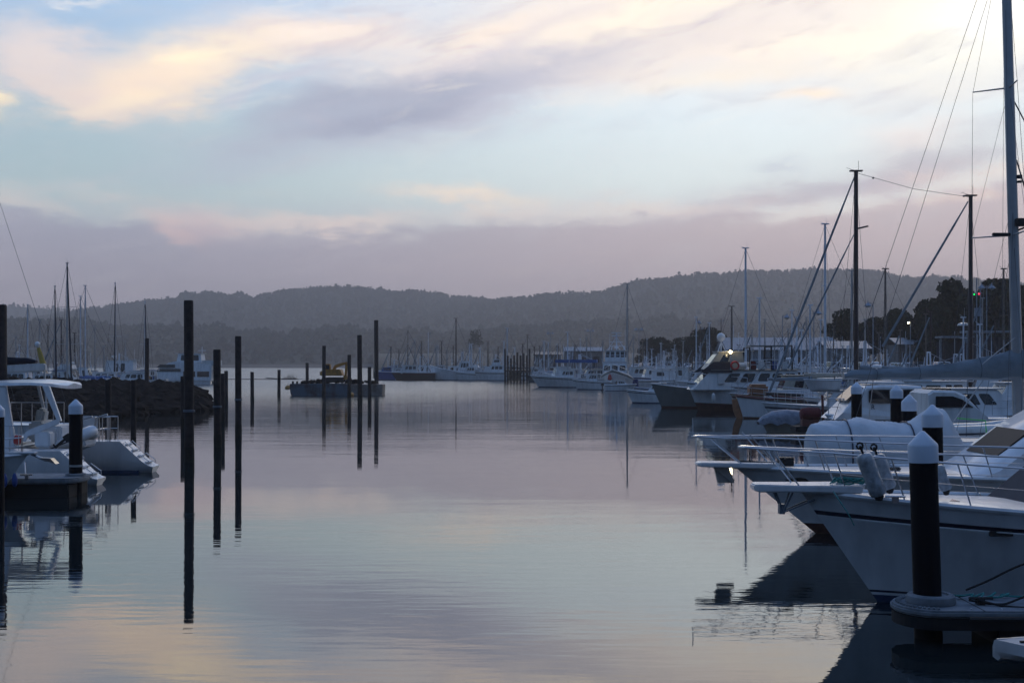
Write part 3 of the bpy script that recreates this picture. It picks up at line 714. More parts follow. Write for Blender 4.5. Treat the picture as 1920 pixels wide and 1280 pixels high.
# ============================================================ near right: the two big cruisers
def cruiser_near():
    # bow stem on the waterline at (1640,1130), 20.8 m away; bow points left
    D = 20.9; L = 11.4; F = 1.80; over = 1.25
    t = thing('motor_cruiser', 'nearest white motor cruiser with a thin navy stripe, moored behind the largest capped pile', 'motor cruiser',
              (XW(1502, D) + L / 2, D, 0), R(180), 'white cruisers moored bow out at right')
    H = hull(t, L, 3.7, F, 1.35, over=over, so=.1, bands=((.165, .205, 2), (.885, .905, 2), (.905, .93, 0), (.93, 1.0, 1)), mat_=['gel', 'boot', 'navy'], tf=.92, p=2.3, flare=1.25, N=40, draft=.5, railr=.045, tm=.4)
    # bow platform
    mb = MB(); x = L / 2
    mb.loft([[Vector((x - .9, s * .42, F + .0)) for s in (1, -1)] + [Vector((x - .9, s * .42, F + .13)) for s in (-1, 1)],
             [Vector((x + .15, s * .34, F + .02)) for s in (1, -1)] + [Vector((x + .15, s * .34, F + .13)) for s in (-1, 1)],
             [Vector((x + .72, s * .25, F + .01)) for s in (1, -1)] + [Vector((x + .72, s * .25, F + .14)) for s in (-1, 1)],
             [Vector((x + .8, s * .18, F + .03)) for s in (1, -1)] + [Vector((x + .8, s * .18, F + .13)) for s in (-1, 1)]], True, True)
    bp = obj('bow_platform', mb, 'gel', t, False, bevel=.02)
    mb = MB()
    for s in (1, -1):
        mb.tube([(x + .45, s * .1, F + .04), (x + .3, s * .06, F - .33)], .016, 6); mb.tube([(x + .15, s * .12, F + .02), (x + .3, s * .06, F - .33)], .016, 6); mb.tube([(x + .3, s * .06, F - .33), (x - .2, s * .1, F - .12)], .016, 6)
    mb.box((x + .32, 0, F - .28), (.09, .14, .16)); obj('anchor_bracket', mb, 'lampm', bp)
    # guard rail, leaning out forward
    def top(tt): return Vector((H['x'](tt) + (1.06 if tt > .97 else .25), (H['hb'](tt) + .02), H['zs'](tt) + .70 - (.0 if tt > .3 else .1)))
    ts = [.30, .40, .50, .60, .70, .79, .87, .94]
    pr = [top(q) for q in ts] + [Vector((x + .55, .30, F + .70)), Vector((x + .95, .16, F + .73)), Vector((x + 1.02, 0, F + .73))]
    full = pr + [Vector((v.x, -v.y, v.z)) for v in pr[-2::-1]]
    mb = MB(); mb.tube(full, .017, 8)
    for s in (1, -1):
        for q, tt in enumerate(ts): mb.tube([(H['x'](tt), s * (H['hb'](tt) - .07), H['zs'](tt)), (full[q].x, s * abs(full[q].y), full[q].z)], .013, 6)
        mb.tube([(x + .1, s * .28, F + .13), (x + .55, s * .30, F + .70)], .013, 6)
    obj('bow_rail', mb, 'steel', t, True)
    mb = MB()
    for s in (1, -1):
        mb.tube([((H['x'](q) + .12), s * (H['hb'](q) - .02), H['zs'](q) + .36) for q in ts], .005, 5)
    obj('guard_wire', mb, 'steel', t)
    # deckhouse with wrapped windscreen, mostly outside the frame
    cb = cabin(t, -3.6, 2.15, 3.0, 1.38, 2.75, 1.5, .1, 2.6, 'gel', [('B', .12, .4, .35, .8), ('B', .44, .7, .35, .8)], bev=.08)
    mb = MB(); a = Vector((2.62, 0, 1.45)); b_ = Vector((1.10, 0, 2.77))
    mb.loft([[Vector((2.26, -1.46, 1.46)), Vector((2.26, 1.46, 1.46)), Vector((.72, 1.29, 2.79)), Vector((.72, -1.29, 2.79))],
             [Vector((2.20, -1.50, 1.44)), Vector((2.20, 1.50, 1.44)), Vector((.66, 1.33, 2.77)), Vector((.66, -1.33, 2.77))]], True, True)
    obj('windscreen_cover', mb, 'darkgrey', cb)
    for s in (1, -1):
        mb = MB(); mb.prism([(2.1, 1.5), (.65, 2.74), (-.6, 2.74), (-.1, 1.5)], .02, 'XZ', s * 1.41)
        obj('side_screen_cover', mb, 'darkgrey', cb)
    # cabin top forward, hatch, cleat, windlass, vent
    mb = MB(); mb.box((3.55, .15, 1.66), (.62, .62, .06)); h_ = obj('deck_hatch', mb, 'glass', t, bevel=.02)
    mb = MB(); mb.box((3.55, .15, 1.635), (.72, .72, .05)); obj('hatch_frame', mb, 'alu', h_, bevel=.015)
    mb = MB(); mb.box((5.0, .0, F + .09), (.3, .2, .16)); mb.tube([(5.0, -.2, F + .12), (5.0, .2, F + .12)], .06, 10); obj('windlass', mb, 'steel', t, bevel=.02)
    for s in (1, -1):
        mb = MB(); mb.tube([(4.3, s * 1.0, F + .02), (4.6, s * .93, F + .02)], .018, 6); mb.box((4.45, s * .965, F - .03), (.1, .05, .1)); obj('cleat', mb, 'steel', t)
    for s in (1, -1):
        mb = MB(); y = H['hb'](H['t'](2.95))
        mb.prism(rpoly(2.72, 3.08, 1.235, 1.315, .015), .05, 'XZ', s * (y - .07)); obj('hull_vent', mb, 'black', t)
    # hull lines: a moulded knuckle, stanchion bases, through hull fittings
    for s in (1, -1):
        mb = MB(); mb.tube([(H['x'](q / 30), s * (H['hb'](q / 30) * (1 - .045) + .012), H['zs'](q / 30) * .80) for q in range(2, 29)], .012, 5); obj('rub_strake', mb, 'gel2', t, True)
        for q in ts: mb = MB(); mb.lathe([(.035, 0), (.035, .012), (.018, .05)], (H['x'](q), s * (H['hb'](q) - .07), H['zs'](q)), 10); obj('stanchion_base', mb, 'steel', t, True)
        for xx, zz in ((1.0, .45), (-.6, .4), (2.2, .9)): mb = MB(); y = s * (H['hb'](H['t'](xx)) * .95); mb.tube([(xx, y - s * .1, zz), (xx, y + s * .0, zz)], .03, 10); obj('skin_fitting', mb, 'steel', t)
    mb = MB(); mb.box((1.9, 0, 1.50), (3.4, 1.9, .16), taper=.93); obj('coach_roof', mb, 'gel', t, bevel=.05)
    return t, H
Mt['darkgrey'] = mat('charcoal_mesh_cover', (.05,.052,.065), .9, var=.1, vscale=3)
Mt['tan'] = mat('dark_tinted_window', (.03,.022,.018), .5, var=.1, spec=.12)
CN, HN = cruiser_near()
def shade_block_behind():  # out-of-view shed shape, added only to keep sky light off the nearest hulls
    t = thing('unseen_shade_block', 'long dark unseen block added behind the camera to shade the nearest hulls', 'building', (4, -17, 0))
    mb = MB(); mb.box((0, 0, 5.5), (120, 9, 12)); obj('wall', mb, 'dkwall', t)
    mb = MB(); mb.prism([(-5.4, 11.6), (0, 14.4), (5.4, 11.6), (0, 14.1)], 121, 'YZ'); obj('roof', mb, 'dkwall', t)
shade_block_behind()
def rope(name, label, pts, r, m, cat='rope', parent=None):
    mb = MB(); P_ = [Vector(p) for p in pts]; out = []
    for i in range(len(P_) - 1):
        p0, p1, p2, p3 = P_[max(i - 1, 0)], P_[i], P_[i + 1], P_[min(i + 2, len(P_) - 1)]
        for k in range(6):
            u = k / 6; out.append(.5 * ((2 * p1) + (p2 - p0) * u + (2 * p0 - 5 * p1 + 4 * p2 - p3) * u * u + (3 * p1 - p0 - 3 * p2 + p3) * u ** 3))
    out.append(P_[-1]); mb.tube(out, r, 6); o = obj(name, mb, m, parent, True)
    if parent is None: tag(o, label, cat)
    return o
# rolled clear screens lashed to the rail like long fenders
def lashed(px, py, px2, py2, D, w, label):
    a, b_ = P(px, py, D), P(px2, py2, D); t = thing('lashed_fender', label, 'fender', b_, 0, 'pale fenders in clear sleeves on the near cruiser rail')
    ax = (a - b_); mb = MB(); n = 9
    u = ax.normalized(); s = Vector((0, 1, 0)).cross(u).normalized(); v = u.cross(s); rings = []
    for i, (f, k) in enumerate([(-.02, .25), (.0, .8), (.06, 1), (.35, .96), (.5, .9), (.62, .98), (.9, 1), (.97, .8), (1.0, .45)]):
        rings.append([u * (ax.length * f) + (s * cos(2 * pi * q / 14) * w / 2 + v * sin(2 * pi * q / 14) * w / 2) * k * (1 + .06 * sin(q * 2.7 + i * 1.9)) for q in range(14)])
    mb.loft(rings, True, True); obj('sleeve', mb, 'clear', t, True)
    mb = MB(); mb.lathe([(.01, -.07), (w * .2, -.06), (w * .3, 0), (w * .25, .05)], (0, 0, -.02), 10); obj('end_cap', mb, 'black', t, True)
    mb = MB(); q = u * ax.length; mb.tube([q, q + Vector((-.03, 0, .08)), q + Vector((-.05, 0, .12))], .02, 6)
    rg = [q + Vector((-.05 + .05 * cos(R(k * 45)), 0, .12 + .05 * sin(R(k * 45)))) for k in range(9)]; mb.tube(rg, .018, 6); obj('lashing', mb, 'rope' if 'rope' in Mt else 'black', t)
lashed(1618, 850, 1648, 928, 20.15, .27, 'left pale fender in a clear sleeve hanging from the near cruiser rail')
lashed(1644, 852, 1668, 915, 20.75, .24, 'pale fender tucked behind the left fender on the near cruiser rail')
lashed(1757, 872, 1774, 918, 20.6, .2, 'pale fender half hidden behind the nearest capped pile')
# teal lines
r_ = random.Random(2)
c0 = P(1592, 902, 20.7)
pts = [c0 + Vector((.26 * cos(k * .9) + r_.uniform(-.05, .05), .18 * sin(k * .9), .045 * sin(k * 2.3) + .03 * r_.random())) for k in range(30)]
tag(rope('rope_coil', '', pts, .013, 'teal'), 'teal rope coiled and hung on the near cruiser bow', 'rope')
rope('mooring_rope', 'teal line led from the near cruiser bow cleat down its side', [P(1563, 921, 20.3), P(1572, 935, 20.1), P(1590, 962, 19.95), P(1602, 985, 19.93)], .010, 'teal')

def cruiser_far():
    D = 29.3; L = 12.5; F = 1.52; over = 1.85
    t = thing('motor_cruiser', 'second white motor cruiser with red brown bottom and long bow platform, behind the nearest cruiser', 'motor cruiser',
              (XW(1378, D) + L / 2, D, 0), R(180), 'white cruisers moored bow out at right')
    H = hull(t, L, 4.0, F, 1.3, over=over, so=.1, bands=((.30, .34, 3), (.84, 1.0, 1)), mat_=['gel', 'redboot', 'navy', 'gel2'], tf=.92, p=2.0, flare=1.15, N=36, draft=.5, railr=.05, tm=.4)
    x = L / 2; mb = MB()
    mb.loft([[Vector((x - 1.0, s * .45, F - .02)) for s in (1, -1)] + [Vector((x - 1.0, s * .45, F + .1)) for s in (-1, 1)],
             [Vector((x + .8, s * .3, F + .02)) for s in (1, -1)] + [Vector((x + .8, s * .3, F + .12)) for s in (-1, 1)],
             [Vector((x + .9, s * .2, F + .04)) for s in (1, -1)] + [Vector((x + .9, s * .2, F + .10)) for s in (-1, 1)]], True, True)
    bp = obj('bow_platform', mb, 'gel', t, bevel=.02)
    mb = MB(); mb.prism([(x + .15, F - .0), (x + .48, F - .0), (x + .40, F - .36), (x + .02, F - .36)], .16); mb.prism([(x + .44, F - .05), (x + .5, F - .02), (x + .1, F - .34), (x + .02, F - .28)], .34); obj('anchor', mb, 'alu', bp, bevel=.02)
    ts = [.25, .36, .47, .58, .68, .77, .85, .92]
    pr = [Vector((H['x'](q) + .25, H['hb'](q) + .02, H['zs'](q) + .72)) for q in ts] + [Vector((x + .3, .42, F + .68)), Vector((x + .85, .22, F + .70)), Vector((x + .98, 0, F + .70))]
    full = pr + [Vector((v.x, -v.y, v.z)) for v in pr[-2::-1]]
    mb = MB(); mb.tube(full, .02, 8)
    for s in (1, -1):
        for q, tt in enumerate(ts): mb.tube([(H['x'](tt), s * (H['hb'](tt) - .07), H['zs'](tt)), (full[q].x, s * abs(full[q].y), full[q].z)], .015, 6)
        mb.tube([(x - .1, s * .28, F + .1), (x + .6, s * .30, F + .69)], .015, 6); mb.tube([(x - .9, s * .4, F + .0), (x - .25, s * .5, F + .77)], .015, 6)
    mb.tube([(x + .97, .02, F + .70), (x + .97, .02, F + 1.12)], .012, 5)
    obj('bow_rail', mb, 'steel', t, True)
    mb = MB()
    for s in (1, -1): mb.tube([(H['x'](q) + .12, s * (H['hb'](q) - .02), H['zs'](q) + .37) for q in ts], .006, 5)
    obj('guard_wire', mb, 'steel', t)
    # long raked deckhouse
    zb = 1.42; c = MB(); prof = [(1.35, zb), (.9, zb + .25), (-.2, zb + 1.05), (-1.0, zb + 1.5), (-2.2, zb + 1.62), (-5.6, zb + 1.6), (-5.8, zb)]
    rings = []
    for y, k in ((-1.45, 0), (-1.32, .06), (-1.2, .1), (1.2, .1), (1.32, .06), (1.45, 0)):
        rings.append([Vector((px_ - (.14 - k) * (1.2 if i < 4 else 0), y, max(zb - .04, pz - (.12 - k)))) for i, (px_, pz) in enumerate(prof)])
    c.loft(rings, True, True); cb = obj('deckhouse', c, 'gel', t, True)
    for s in (1, -1):
        mb = MB(); mb.prism([(-.55, zb + .42), (-1.25, zb + 1.02), (-1.9, zb + 1.2), (-3.6, zb + 1.2), (-3.6, zb + .35)], .05, 'XZ', s * 1.44); obj('side_window', mb, 'tan', cb)
    mb = MB(); mb.prism([(.62, zb + .42), (-.1, zb + .98), (-.14, zb + .93), (.56, zb + .38)], 1.9); obj('windscreen', mb, 'tan', cb)
    mb = MB(); mb.tube([(-.9, -1.46, zb + 1.0), (-2.5, -1.46, zb + .9), (-4, -1.46, zb + .95)], .012, 5); obj('grab_rail', mb, 'steel', cb)
    for s in (1, -1):
        mb = MB(); mb.prism([(4.35, 1.26), (4.9, 1.33), (5.25, 1.28), (4.9, 1.18), (4.4, 1.15)], .03, 'XZ', s * (H['hb'](H['t'](4.85)) - .10)); obj('anchor_pocket', mb, 'black', t)
    mb = MB(); mb.box((5.1, 0, F + .12), (.35, .25, .2)); mb.tube([(5.1, -.22, F + .16), (5.1, .22, F + .16)], .07, 10); mb.tube([(5.3, 0, F + .1), (6.2, 0, F + .13)], .02, 6); obj('windlass', mb, 'black', t, bevel=.02)
    mb = MB(); mb.box((2.9, 0, F - .02), (.7, .7, .08)); obj('deck_hatch', mb, 'glass', t, bevel=.02)
    return t
cruiser_far()

# ------------------------------------------------------------ near right pontoon with the round end
def near_pontoon():
    t = thing('pontoon', 'near pontoon with a round end and pile collar at lower right', 'pontoon', (XW(1745, 18.2), 18.2, 0), 0)
    mb = MB(); ring = [(.62 * cos(R(a)) * 1.0 - .0, .62 * sin(R(a))) for a in range(90, 271, 10)]
    poly = [(-.02 + x * .85, y) for x, y in ring] + [(6.5, -.62 - .1), (6.5, .62 - .1)]
    mb.prism(poly, .10, 'XY', .44); obj('deck_slab', mb, 'pont', t, bevel=.03)
    mb = MB(); mb.prism([(x * .98 + .01, y * .97) for x, y in poly], .16, 'XY', .30); obj('edge_skirt', mb, 'pontdark', t)
    mb = MB(); mb.prism([(.75, -.5), (6.5, -.6), (6.5, .5), (.75, .5)], .7, 'XY', -.1); obj('float', mb, 'pontdark', t, bevel=.03)
    mb = MB(); mb.lathe([(.235, .49), (.33, .49), (.345, .52), (.33, .60), (.30, .625), (.245, .625), (.235, .60)], n=36); obj('pile_collar', mb, 'pont', t, True)
    mb = MB()
    for k in range(22):
        a = R(95 + k * 8); mb.box((.5 * cos(a) * .88, .5 * sin(a), .505), (.09, .035, .025), rz=a)
    obj('grip_studs', mb, 'pont', t, bevel=.008)
    for k in range(4): mb = MB(); mb.box((.55 + k * 1.1, 0, .4905), (.015, 1.2, .006)); obj('deck_joint', mb, 'pontdark', t)
    mb = MB(); mb.tube([(.3, -.70, .40), (2.5, -.72, .40), (6.4, -.74, .40)], .03, 6); obj('rub_strip', mb, 'black', t)
    for k in range(7): mb = MB(); mb.lathe([(.016, 0), (.016, .012), (.006, .018)], (.4 + k * .42, -.5, .49), 8); obj('bolt', mb, 'steel', t)
    mb = MB(); mb.box((.66, -.12, .53), (.1, .12, .08)); mb.tube([(.5, -.12, .58), (.84, -.12, .58)], .02, 6); obj('cleat', mb, 'black', t)
    return t
near_pontoon()
q = (XW(1745, 18.2), 18.2, 0)
pts = [(q[0] + .42 + .05 * k + .1 * sin(k * 1.9), 18.45 + .12 * cos(k * 1.7), .53 + .02 * (k % 3)) for k in range(16)] + [(q[0] + 1.6, 18.5, .52), (q[0] + 2.4, 18.4, .56), (q[0] + 3.5, 18.55, .8)]
rope('mooring_rope', 'teal rope heaped on the near pontoon beside the pile collar', pts, .016, 'teal')
rope('mooring_rope', 'black rope leading from the pontoon cleat up towards the right edge', [(q[0] + .5, 18.08, .55), (q[0] + .9, 18.05, .5), (q[0] + 1.2, 18.1, .56), (q[0] + 2.2, 18.2, .95)], .016, 'rope')
rope('mooring_rope', 'slack black rope lying across the near pontoon deck', [(q[0] + .62, 18.0, .56), (q[0] + .95, 17.9, .5), (q[0] + 1.3, 17.85, .5), (q[0] + 1.6, 17.95, .6), (q[0] + 2.2, 18.0, .9)], .018, 'rope')
rope('mooring_rope', 'thick black spring line from the cruiser side to the pontoon', [(q[0] + .75, 18.9, .55), (q[0] + 1.1, 18.95, .68), (q[0] + 1.6, 19.0, .9), (q[0] + 2.2, 19.05, 1.05)], .016, 'rope')
def dinghy_corner():
    D = 15.8; t = thing('swim_platform', 'rounded white moulded platform end poking in at the lower right corner', 'platform', (XW(1864, D) + 1.35, D, 0), R(180))
    mb = MB(); L = 2.7; rings = []
    for i in range(13):
        f = i / 12; x = -L / 2 + L * f; hw = .62 * (1 - max(0, (f - .55) / .45) ** 2.6) ** .6 + .05
        rings.append([Vector((x, hw, .50)), Vector((x, hw * .97, .36)), Vector((x - .06, hw * .8, .29)), Vector((x - .08, 0, .26)), Vector((x - .06, -hw * .8, .22)), Vector((x, -hw * .97, .27)), Vector((x, -hw, .40)), Vector((x, 0, .48))])
    mb.loft(rings, True, True); obj('moulding', mb, 'gel', t, True)
    mb = MB(); mb.box((1.0, .35, .515), (.22, .05, .02)); mb.box((1.0, .2, .505), (.22, .04, .02)); obj('strap_slots', mb, 'rope', t)
    mb = MB(); mb.tube([(1.2, -.3, .42), (.2, -.5, .42), (-.8, -.55, .42)], .02, 6); obj('edge_bead', mb, 'alu', t)
dinghy_corner()

# ------------------------------------------------------------ covered boat behind the cruisers
def covered_boat():
    D = 33.5; k = D / FP; L = 4.2; x0 = XW(1512, D)
    t = thing('covered_boat', 'boat wrapped in a taut white canvas cover with two peaks and dark straps', 'covered boat', (x0 + L / 2 + .1, D, 0), R(180))
    hull(t, L + .2, 1.9, 1.45, 1.3, over=.5, so=.1, bands=((.9, 1, 1),), mat_=['gel', 'boot'], N=16)
    zt = lambda f: HC + (HY - interp([(1512, 812), (1520, 795), (1545, 788), (1575, 789), (1607, 781), (1640, 787), (1690, 793), (1712, 785), (1752, 760), (1765, 764), (1790, 812), (1810, 860)], 1512 + f * 298)) * k
    rings = []; N = 90
    for i in range(N + 1):
        f = i / N; x = L / 2 + .1 - f * 298 * k; z = zt(f); hw = .92 * min(1, .35 + 1.4 * sqrt(f)) * (1 if f < .85 else 1 - (f - .85) * 1.3); r_ = []
        for q in range(25):
            a = q / 24; y = hw * cos(pi * a); zz = 1.25 + (z - 1.25) * (sin(pi * a) ** .62) + .012 * sin(i * 1.3 + q * 2)
            fo = .03 * abs(sin(f * 17 + (a - .5) * 7 * (1 if f < .5 else -1))) ** 3 + .03 * mnoise.noise((f * 9, a * 6, 2.0))
            r_.append(Vector((x, y * (1 + fo * .8), zz - fo * 1.0 * sin(pi * a))))
        rings.append(r_)
    mb = MB(); mb.loft(rings, False, False); mb.add(rings[0] + rings[-1], [tuple(range(25)), tuple(range(25, 50))[::-1]]); cv = obj('canvas_cover', mb, 'wcanvas', t, True)
    for fx in (.235, .625):
        i = int(fx * N); mb = MB(); mb.tube([v + Vector((0, 0, .012)) + (v - Vector((v.x, 0, 1.25))) * .012 for v in rings[i]], .02, 5); obj('strap', mb, 'navy', cv)
covered_boat()

# ------------------------------------------------------------ big sloop with the grey mast (mast at the right edge)
def big_sloop():
    D = 36.0; rz = R(4); L = 11.8; lx = -.2
    t = thing('sailing_yacht', 'large sloop with thick grey mast and long grey blue sail cover at the right edge', 'sailing yacht', place(1911, D, rz, lx), rz)
    H = hull(t, L, 3.9, 1.35, 1.15, over=1.4, so=.8, bands=((.1, .16, 2), (.93, 1, 1)), mat_=['gel', 'boot', 'navy'], tf=.6, p=2, N=24)
    cabin(t, -2.8, 2.6, 2.4, 1.15, 1.75, 1.0, .2, 1.9, 'gel', [('B', .1, .3, .3, .8), ('B', .38, .58, .3, .8)])
    Hm = 14.4; z0 = 1.7; bs = Vector((lx, 0, z0)); tp = Vector((lx - .42, 0, z0 + Hm))
    at = lambda z: bs + (tp - bs) * ((z - z0) / Hm)
    mb = MB(); rings = []
    for f in (0, .5, 1.0):
        c = bs + (tp - bs) * f; rings.append([c + Vector((.165 * cos(2 * pi * k / 14), .11 * sin(2 * pi * k / 14), 0)) * (1 - .18 * f) for k in range(14)])
    mb.loft(rings, True, True); mo = obj('mast', mb, 'alu', t, True)
    zs1, zs2 = ZW(441, D), ZW(165, D)
    for z, ln in ((zs1, 1.15), (zs2, .8)):
        c = at(z)
        for s in (1, -1): m2 = MB(); m2.tube([c, (c.x - (.55 if s > 0 else -.0) - .15, c.y + s * ln, c.z + .03)], .028, 8, 0, .018); obj('spreader', m2, 'alu', mo, True)
    c = at(zs1); mb = MB(); mb.box(c + Vector((-.42, -.15, .0)), (.5, .12, .09)); mb.box(c + Vector((.25, -.1, .35)), (.5, .4, .2)); mb.tube([c + Vector((0, -.05, .1)), c + Vector((.5, -.1, .28))], .03, 6); obj('radar_bracket', mb, 'black', mo, bevel=.02)
    mb = MB(); mb.box(at(ZW(332, D)) + Vector((.2, -.05, 0)), (.12, .1, .1)); mb.box(at(ZW(332, D)) + Vector((.2, -.05, -.14)), (.1, .1, .06)); obj('mast_light', mb, 'black', mo)
    mb = MB(); c1, c2 = at(zs1), at(zs2)
    for s in (1, -1):
        e1 = Vector((c1.x - (.7 if s > 0 else .15), s * 1.15, c1.z)); e2 = Vector((c2.x - (.7 if s > 0 else .15), s * .8, c2.z))
        mb.tube([tp, e2, e1, (lx - .8, s * 1.7, 1.35)], .007, 4); mb.tube([c2, e1], .006, 4); mb.tube([c1, (lx - .5, s * 1.6, 1.35)], .007, 4); mb.tube([c1 + Vector((0, 0, 1.0)), (lx - 1.2, s * 1.75, 1.35)], .006, 4)
    L0 = Vector((-6.2, 0, 1.2))
    for dx_, yy in ((0, .35), (.25, -.35)):                     # twin backstays
        mb.tube([tp + Vector((-.1 + dx_, 0, 0)), (-5.8 + dx_ * 1.6, yy, 1.2)], .007, 4)
    mb.tube([tp, (5.8, 0, 1.4)], .007, 4); mb.tube([at(11.5), (5.0, 0, 1.4)], .02, 5); mb.tube([at(9.6) + Vector((.15, 0, 0)), (lx + 2.6, .3, 1.4)], .022, 5)
    mb.tube([tp, (lx - .45, -.4, 3.7)], .005, 4); mb.tube([tp, (lx - .36, .3, 3.7)], .005, 4)
    obj('rigging', mb, 'wire', t)
    zb = ZW(706, D); bl = 5.05
    mb = MB(); mb.tube([(lx - .1, 0, zb), (lx - bl, 0, zb + .02)], .10, 10); bo = obj('boom', mb, 'alu', t, True)
    rings = []; N = 80
    for i in range(N + 1):
        f = i / N; px = 1914 - f * (1914 - 1588); ztop = ZW(interp([(1588, 700), (1600, 694), (1700, 689), (1760, 684), (1830, 672), (1880, 660), (1895, 655), (1914, 655)], px), D)
        x = lx + .12 - f * (bl + .1); z0_ = zb - .06; h = ztop - z0_; w = .12 + .10 * h / .7
        rings.append([Vector((x, w * cos(2 * pi * k / 16) * (1 - .35 * max(0, sin(2 * pi * k / 16))), z0_ + h * (.5 + .5 * sin(2 * pi * k / 16)) + .030 * h * sin(i * .35 + k * 1.7) + .03 * mnoise.noise((f * 14 + k * .5, k * .6, 4)))) for k in range(16)])
    mb = MB(); mb.loft(rings, True, True); sc = obj('sail_cover', mb, 'canvas', bo, True)
    for i in (20, 47, 66): mb = MB(); mb.tube([v * 1.0 + (v - sum(rings[i], Vector()) / 16) * .03 for v in rings[i]] + [rings[i][0]], .006, 5); obj('sail_tie', mb, 'navy', sc)
    mb = MB(); mb.tube([(lx - 4.2, .0, zb - .1), (lx - 4.4, .1, 1.3)], .012, 5); obj('mainsheet', mb, 'alu', bo, True); mb = MB(); mb.tube([(lx - 1.1, -.12, zb - .1), (lx - 2.2, -.12, 1.9)], .018, 6); obj('boom_vang', mb, 'alu', bo, True); mb = MB(); mb.tube([(lx - .25, -.3, zb + 1.1), (lx - 1.2, -.3, zb + .35)], .014, 6); obj('whisker_pole', mb, 'alu', mo, True)
    deckrail(t, H, .03, .97, 10, .62, r=.012)
    # stern arch
big_sloop()

# ------------------------------------------------------------ inflatable with lime rope, right
def rib(label, px, D, rz, L=3.6, tube='gel2', lime=False, name='inflatable_dinghy', z=.0, deckz=0):
    t = thing(name, label, 'inflatable boat', (XW(px, D), D, z), rz)
    r = .24; pts = [(-L / 2, .62, .35), (-L * .2, .66, .35), (L * .2, .6, .38), (L * .38, .36, .46), (L * .46, 0, .52), (L * .38, -.36, .46), (L * .2, -.6, .38), (-L * .2, -.66, .35), (-L / 2, -.62, .35)]
    mb = MB(); mb.tube(pts, r, 12); obj('buoyancy_tube', mb, tube, t, True)
    mb = MB(); mb.tube([(x, y * 1.36, zz) for x, y, zz in pts], .03, 5); obj('rub_strake', mb, 'navy', t)
    mb = MB(); mb.box((-.1, 0, .12), (L * .84, 1.0, .25), taper=1.1); obj('hull', mb, 'gel', t, bevel=.05)
    outboard(t, -L / 2 - .1, 0, .55, s=.8)
    if lime:
        mb = MB(); mb.tube([(.2, -.93, .05), (.2, -.96, .4), (.22, -.85, .75), (-.4, -.3, .8)], .018, 6); mb.tube([(.1, -.94, .15), (.2, -.97, .22), (.3, -.94, .15)], .025, 6); obj('painter_line', mb, 'lime', t)
    return t
rib('white inflatable dinghy with a lime green line over its side, at far right', 1812, 38.5, R(3), 3.0, 'gel2', True, z=1.45)
def rack():
    D = 39.3; t = thing('pontoon', 'pale floating pontoon carrying the inflatable with the lime line', 'pontoon', (XW(1815, D), D, 0), 0)
    mb = MB(); mb.box((.4, 0, .68), (4.2, 2.6, .14)); obj('deck_slab', mb, 'pont', t, bevel=.03)
    mb = MB(); mb.box((.4, 0, .2), (4.0, 2.4, .8)); obj('float', mb, 'pontdark', t)
    mb = MB()
    for x in (-1.2, 1.4): mb.box((x, 0, 1.12), (.15, 1.4, .74))
    obj('cradle', mb, 'gel2', t, bevel=.03)
rack()

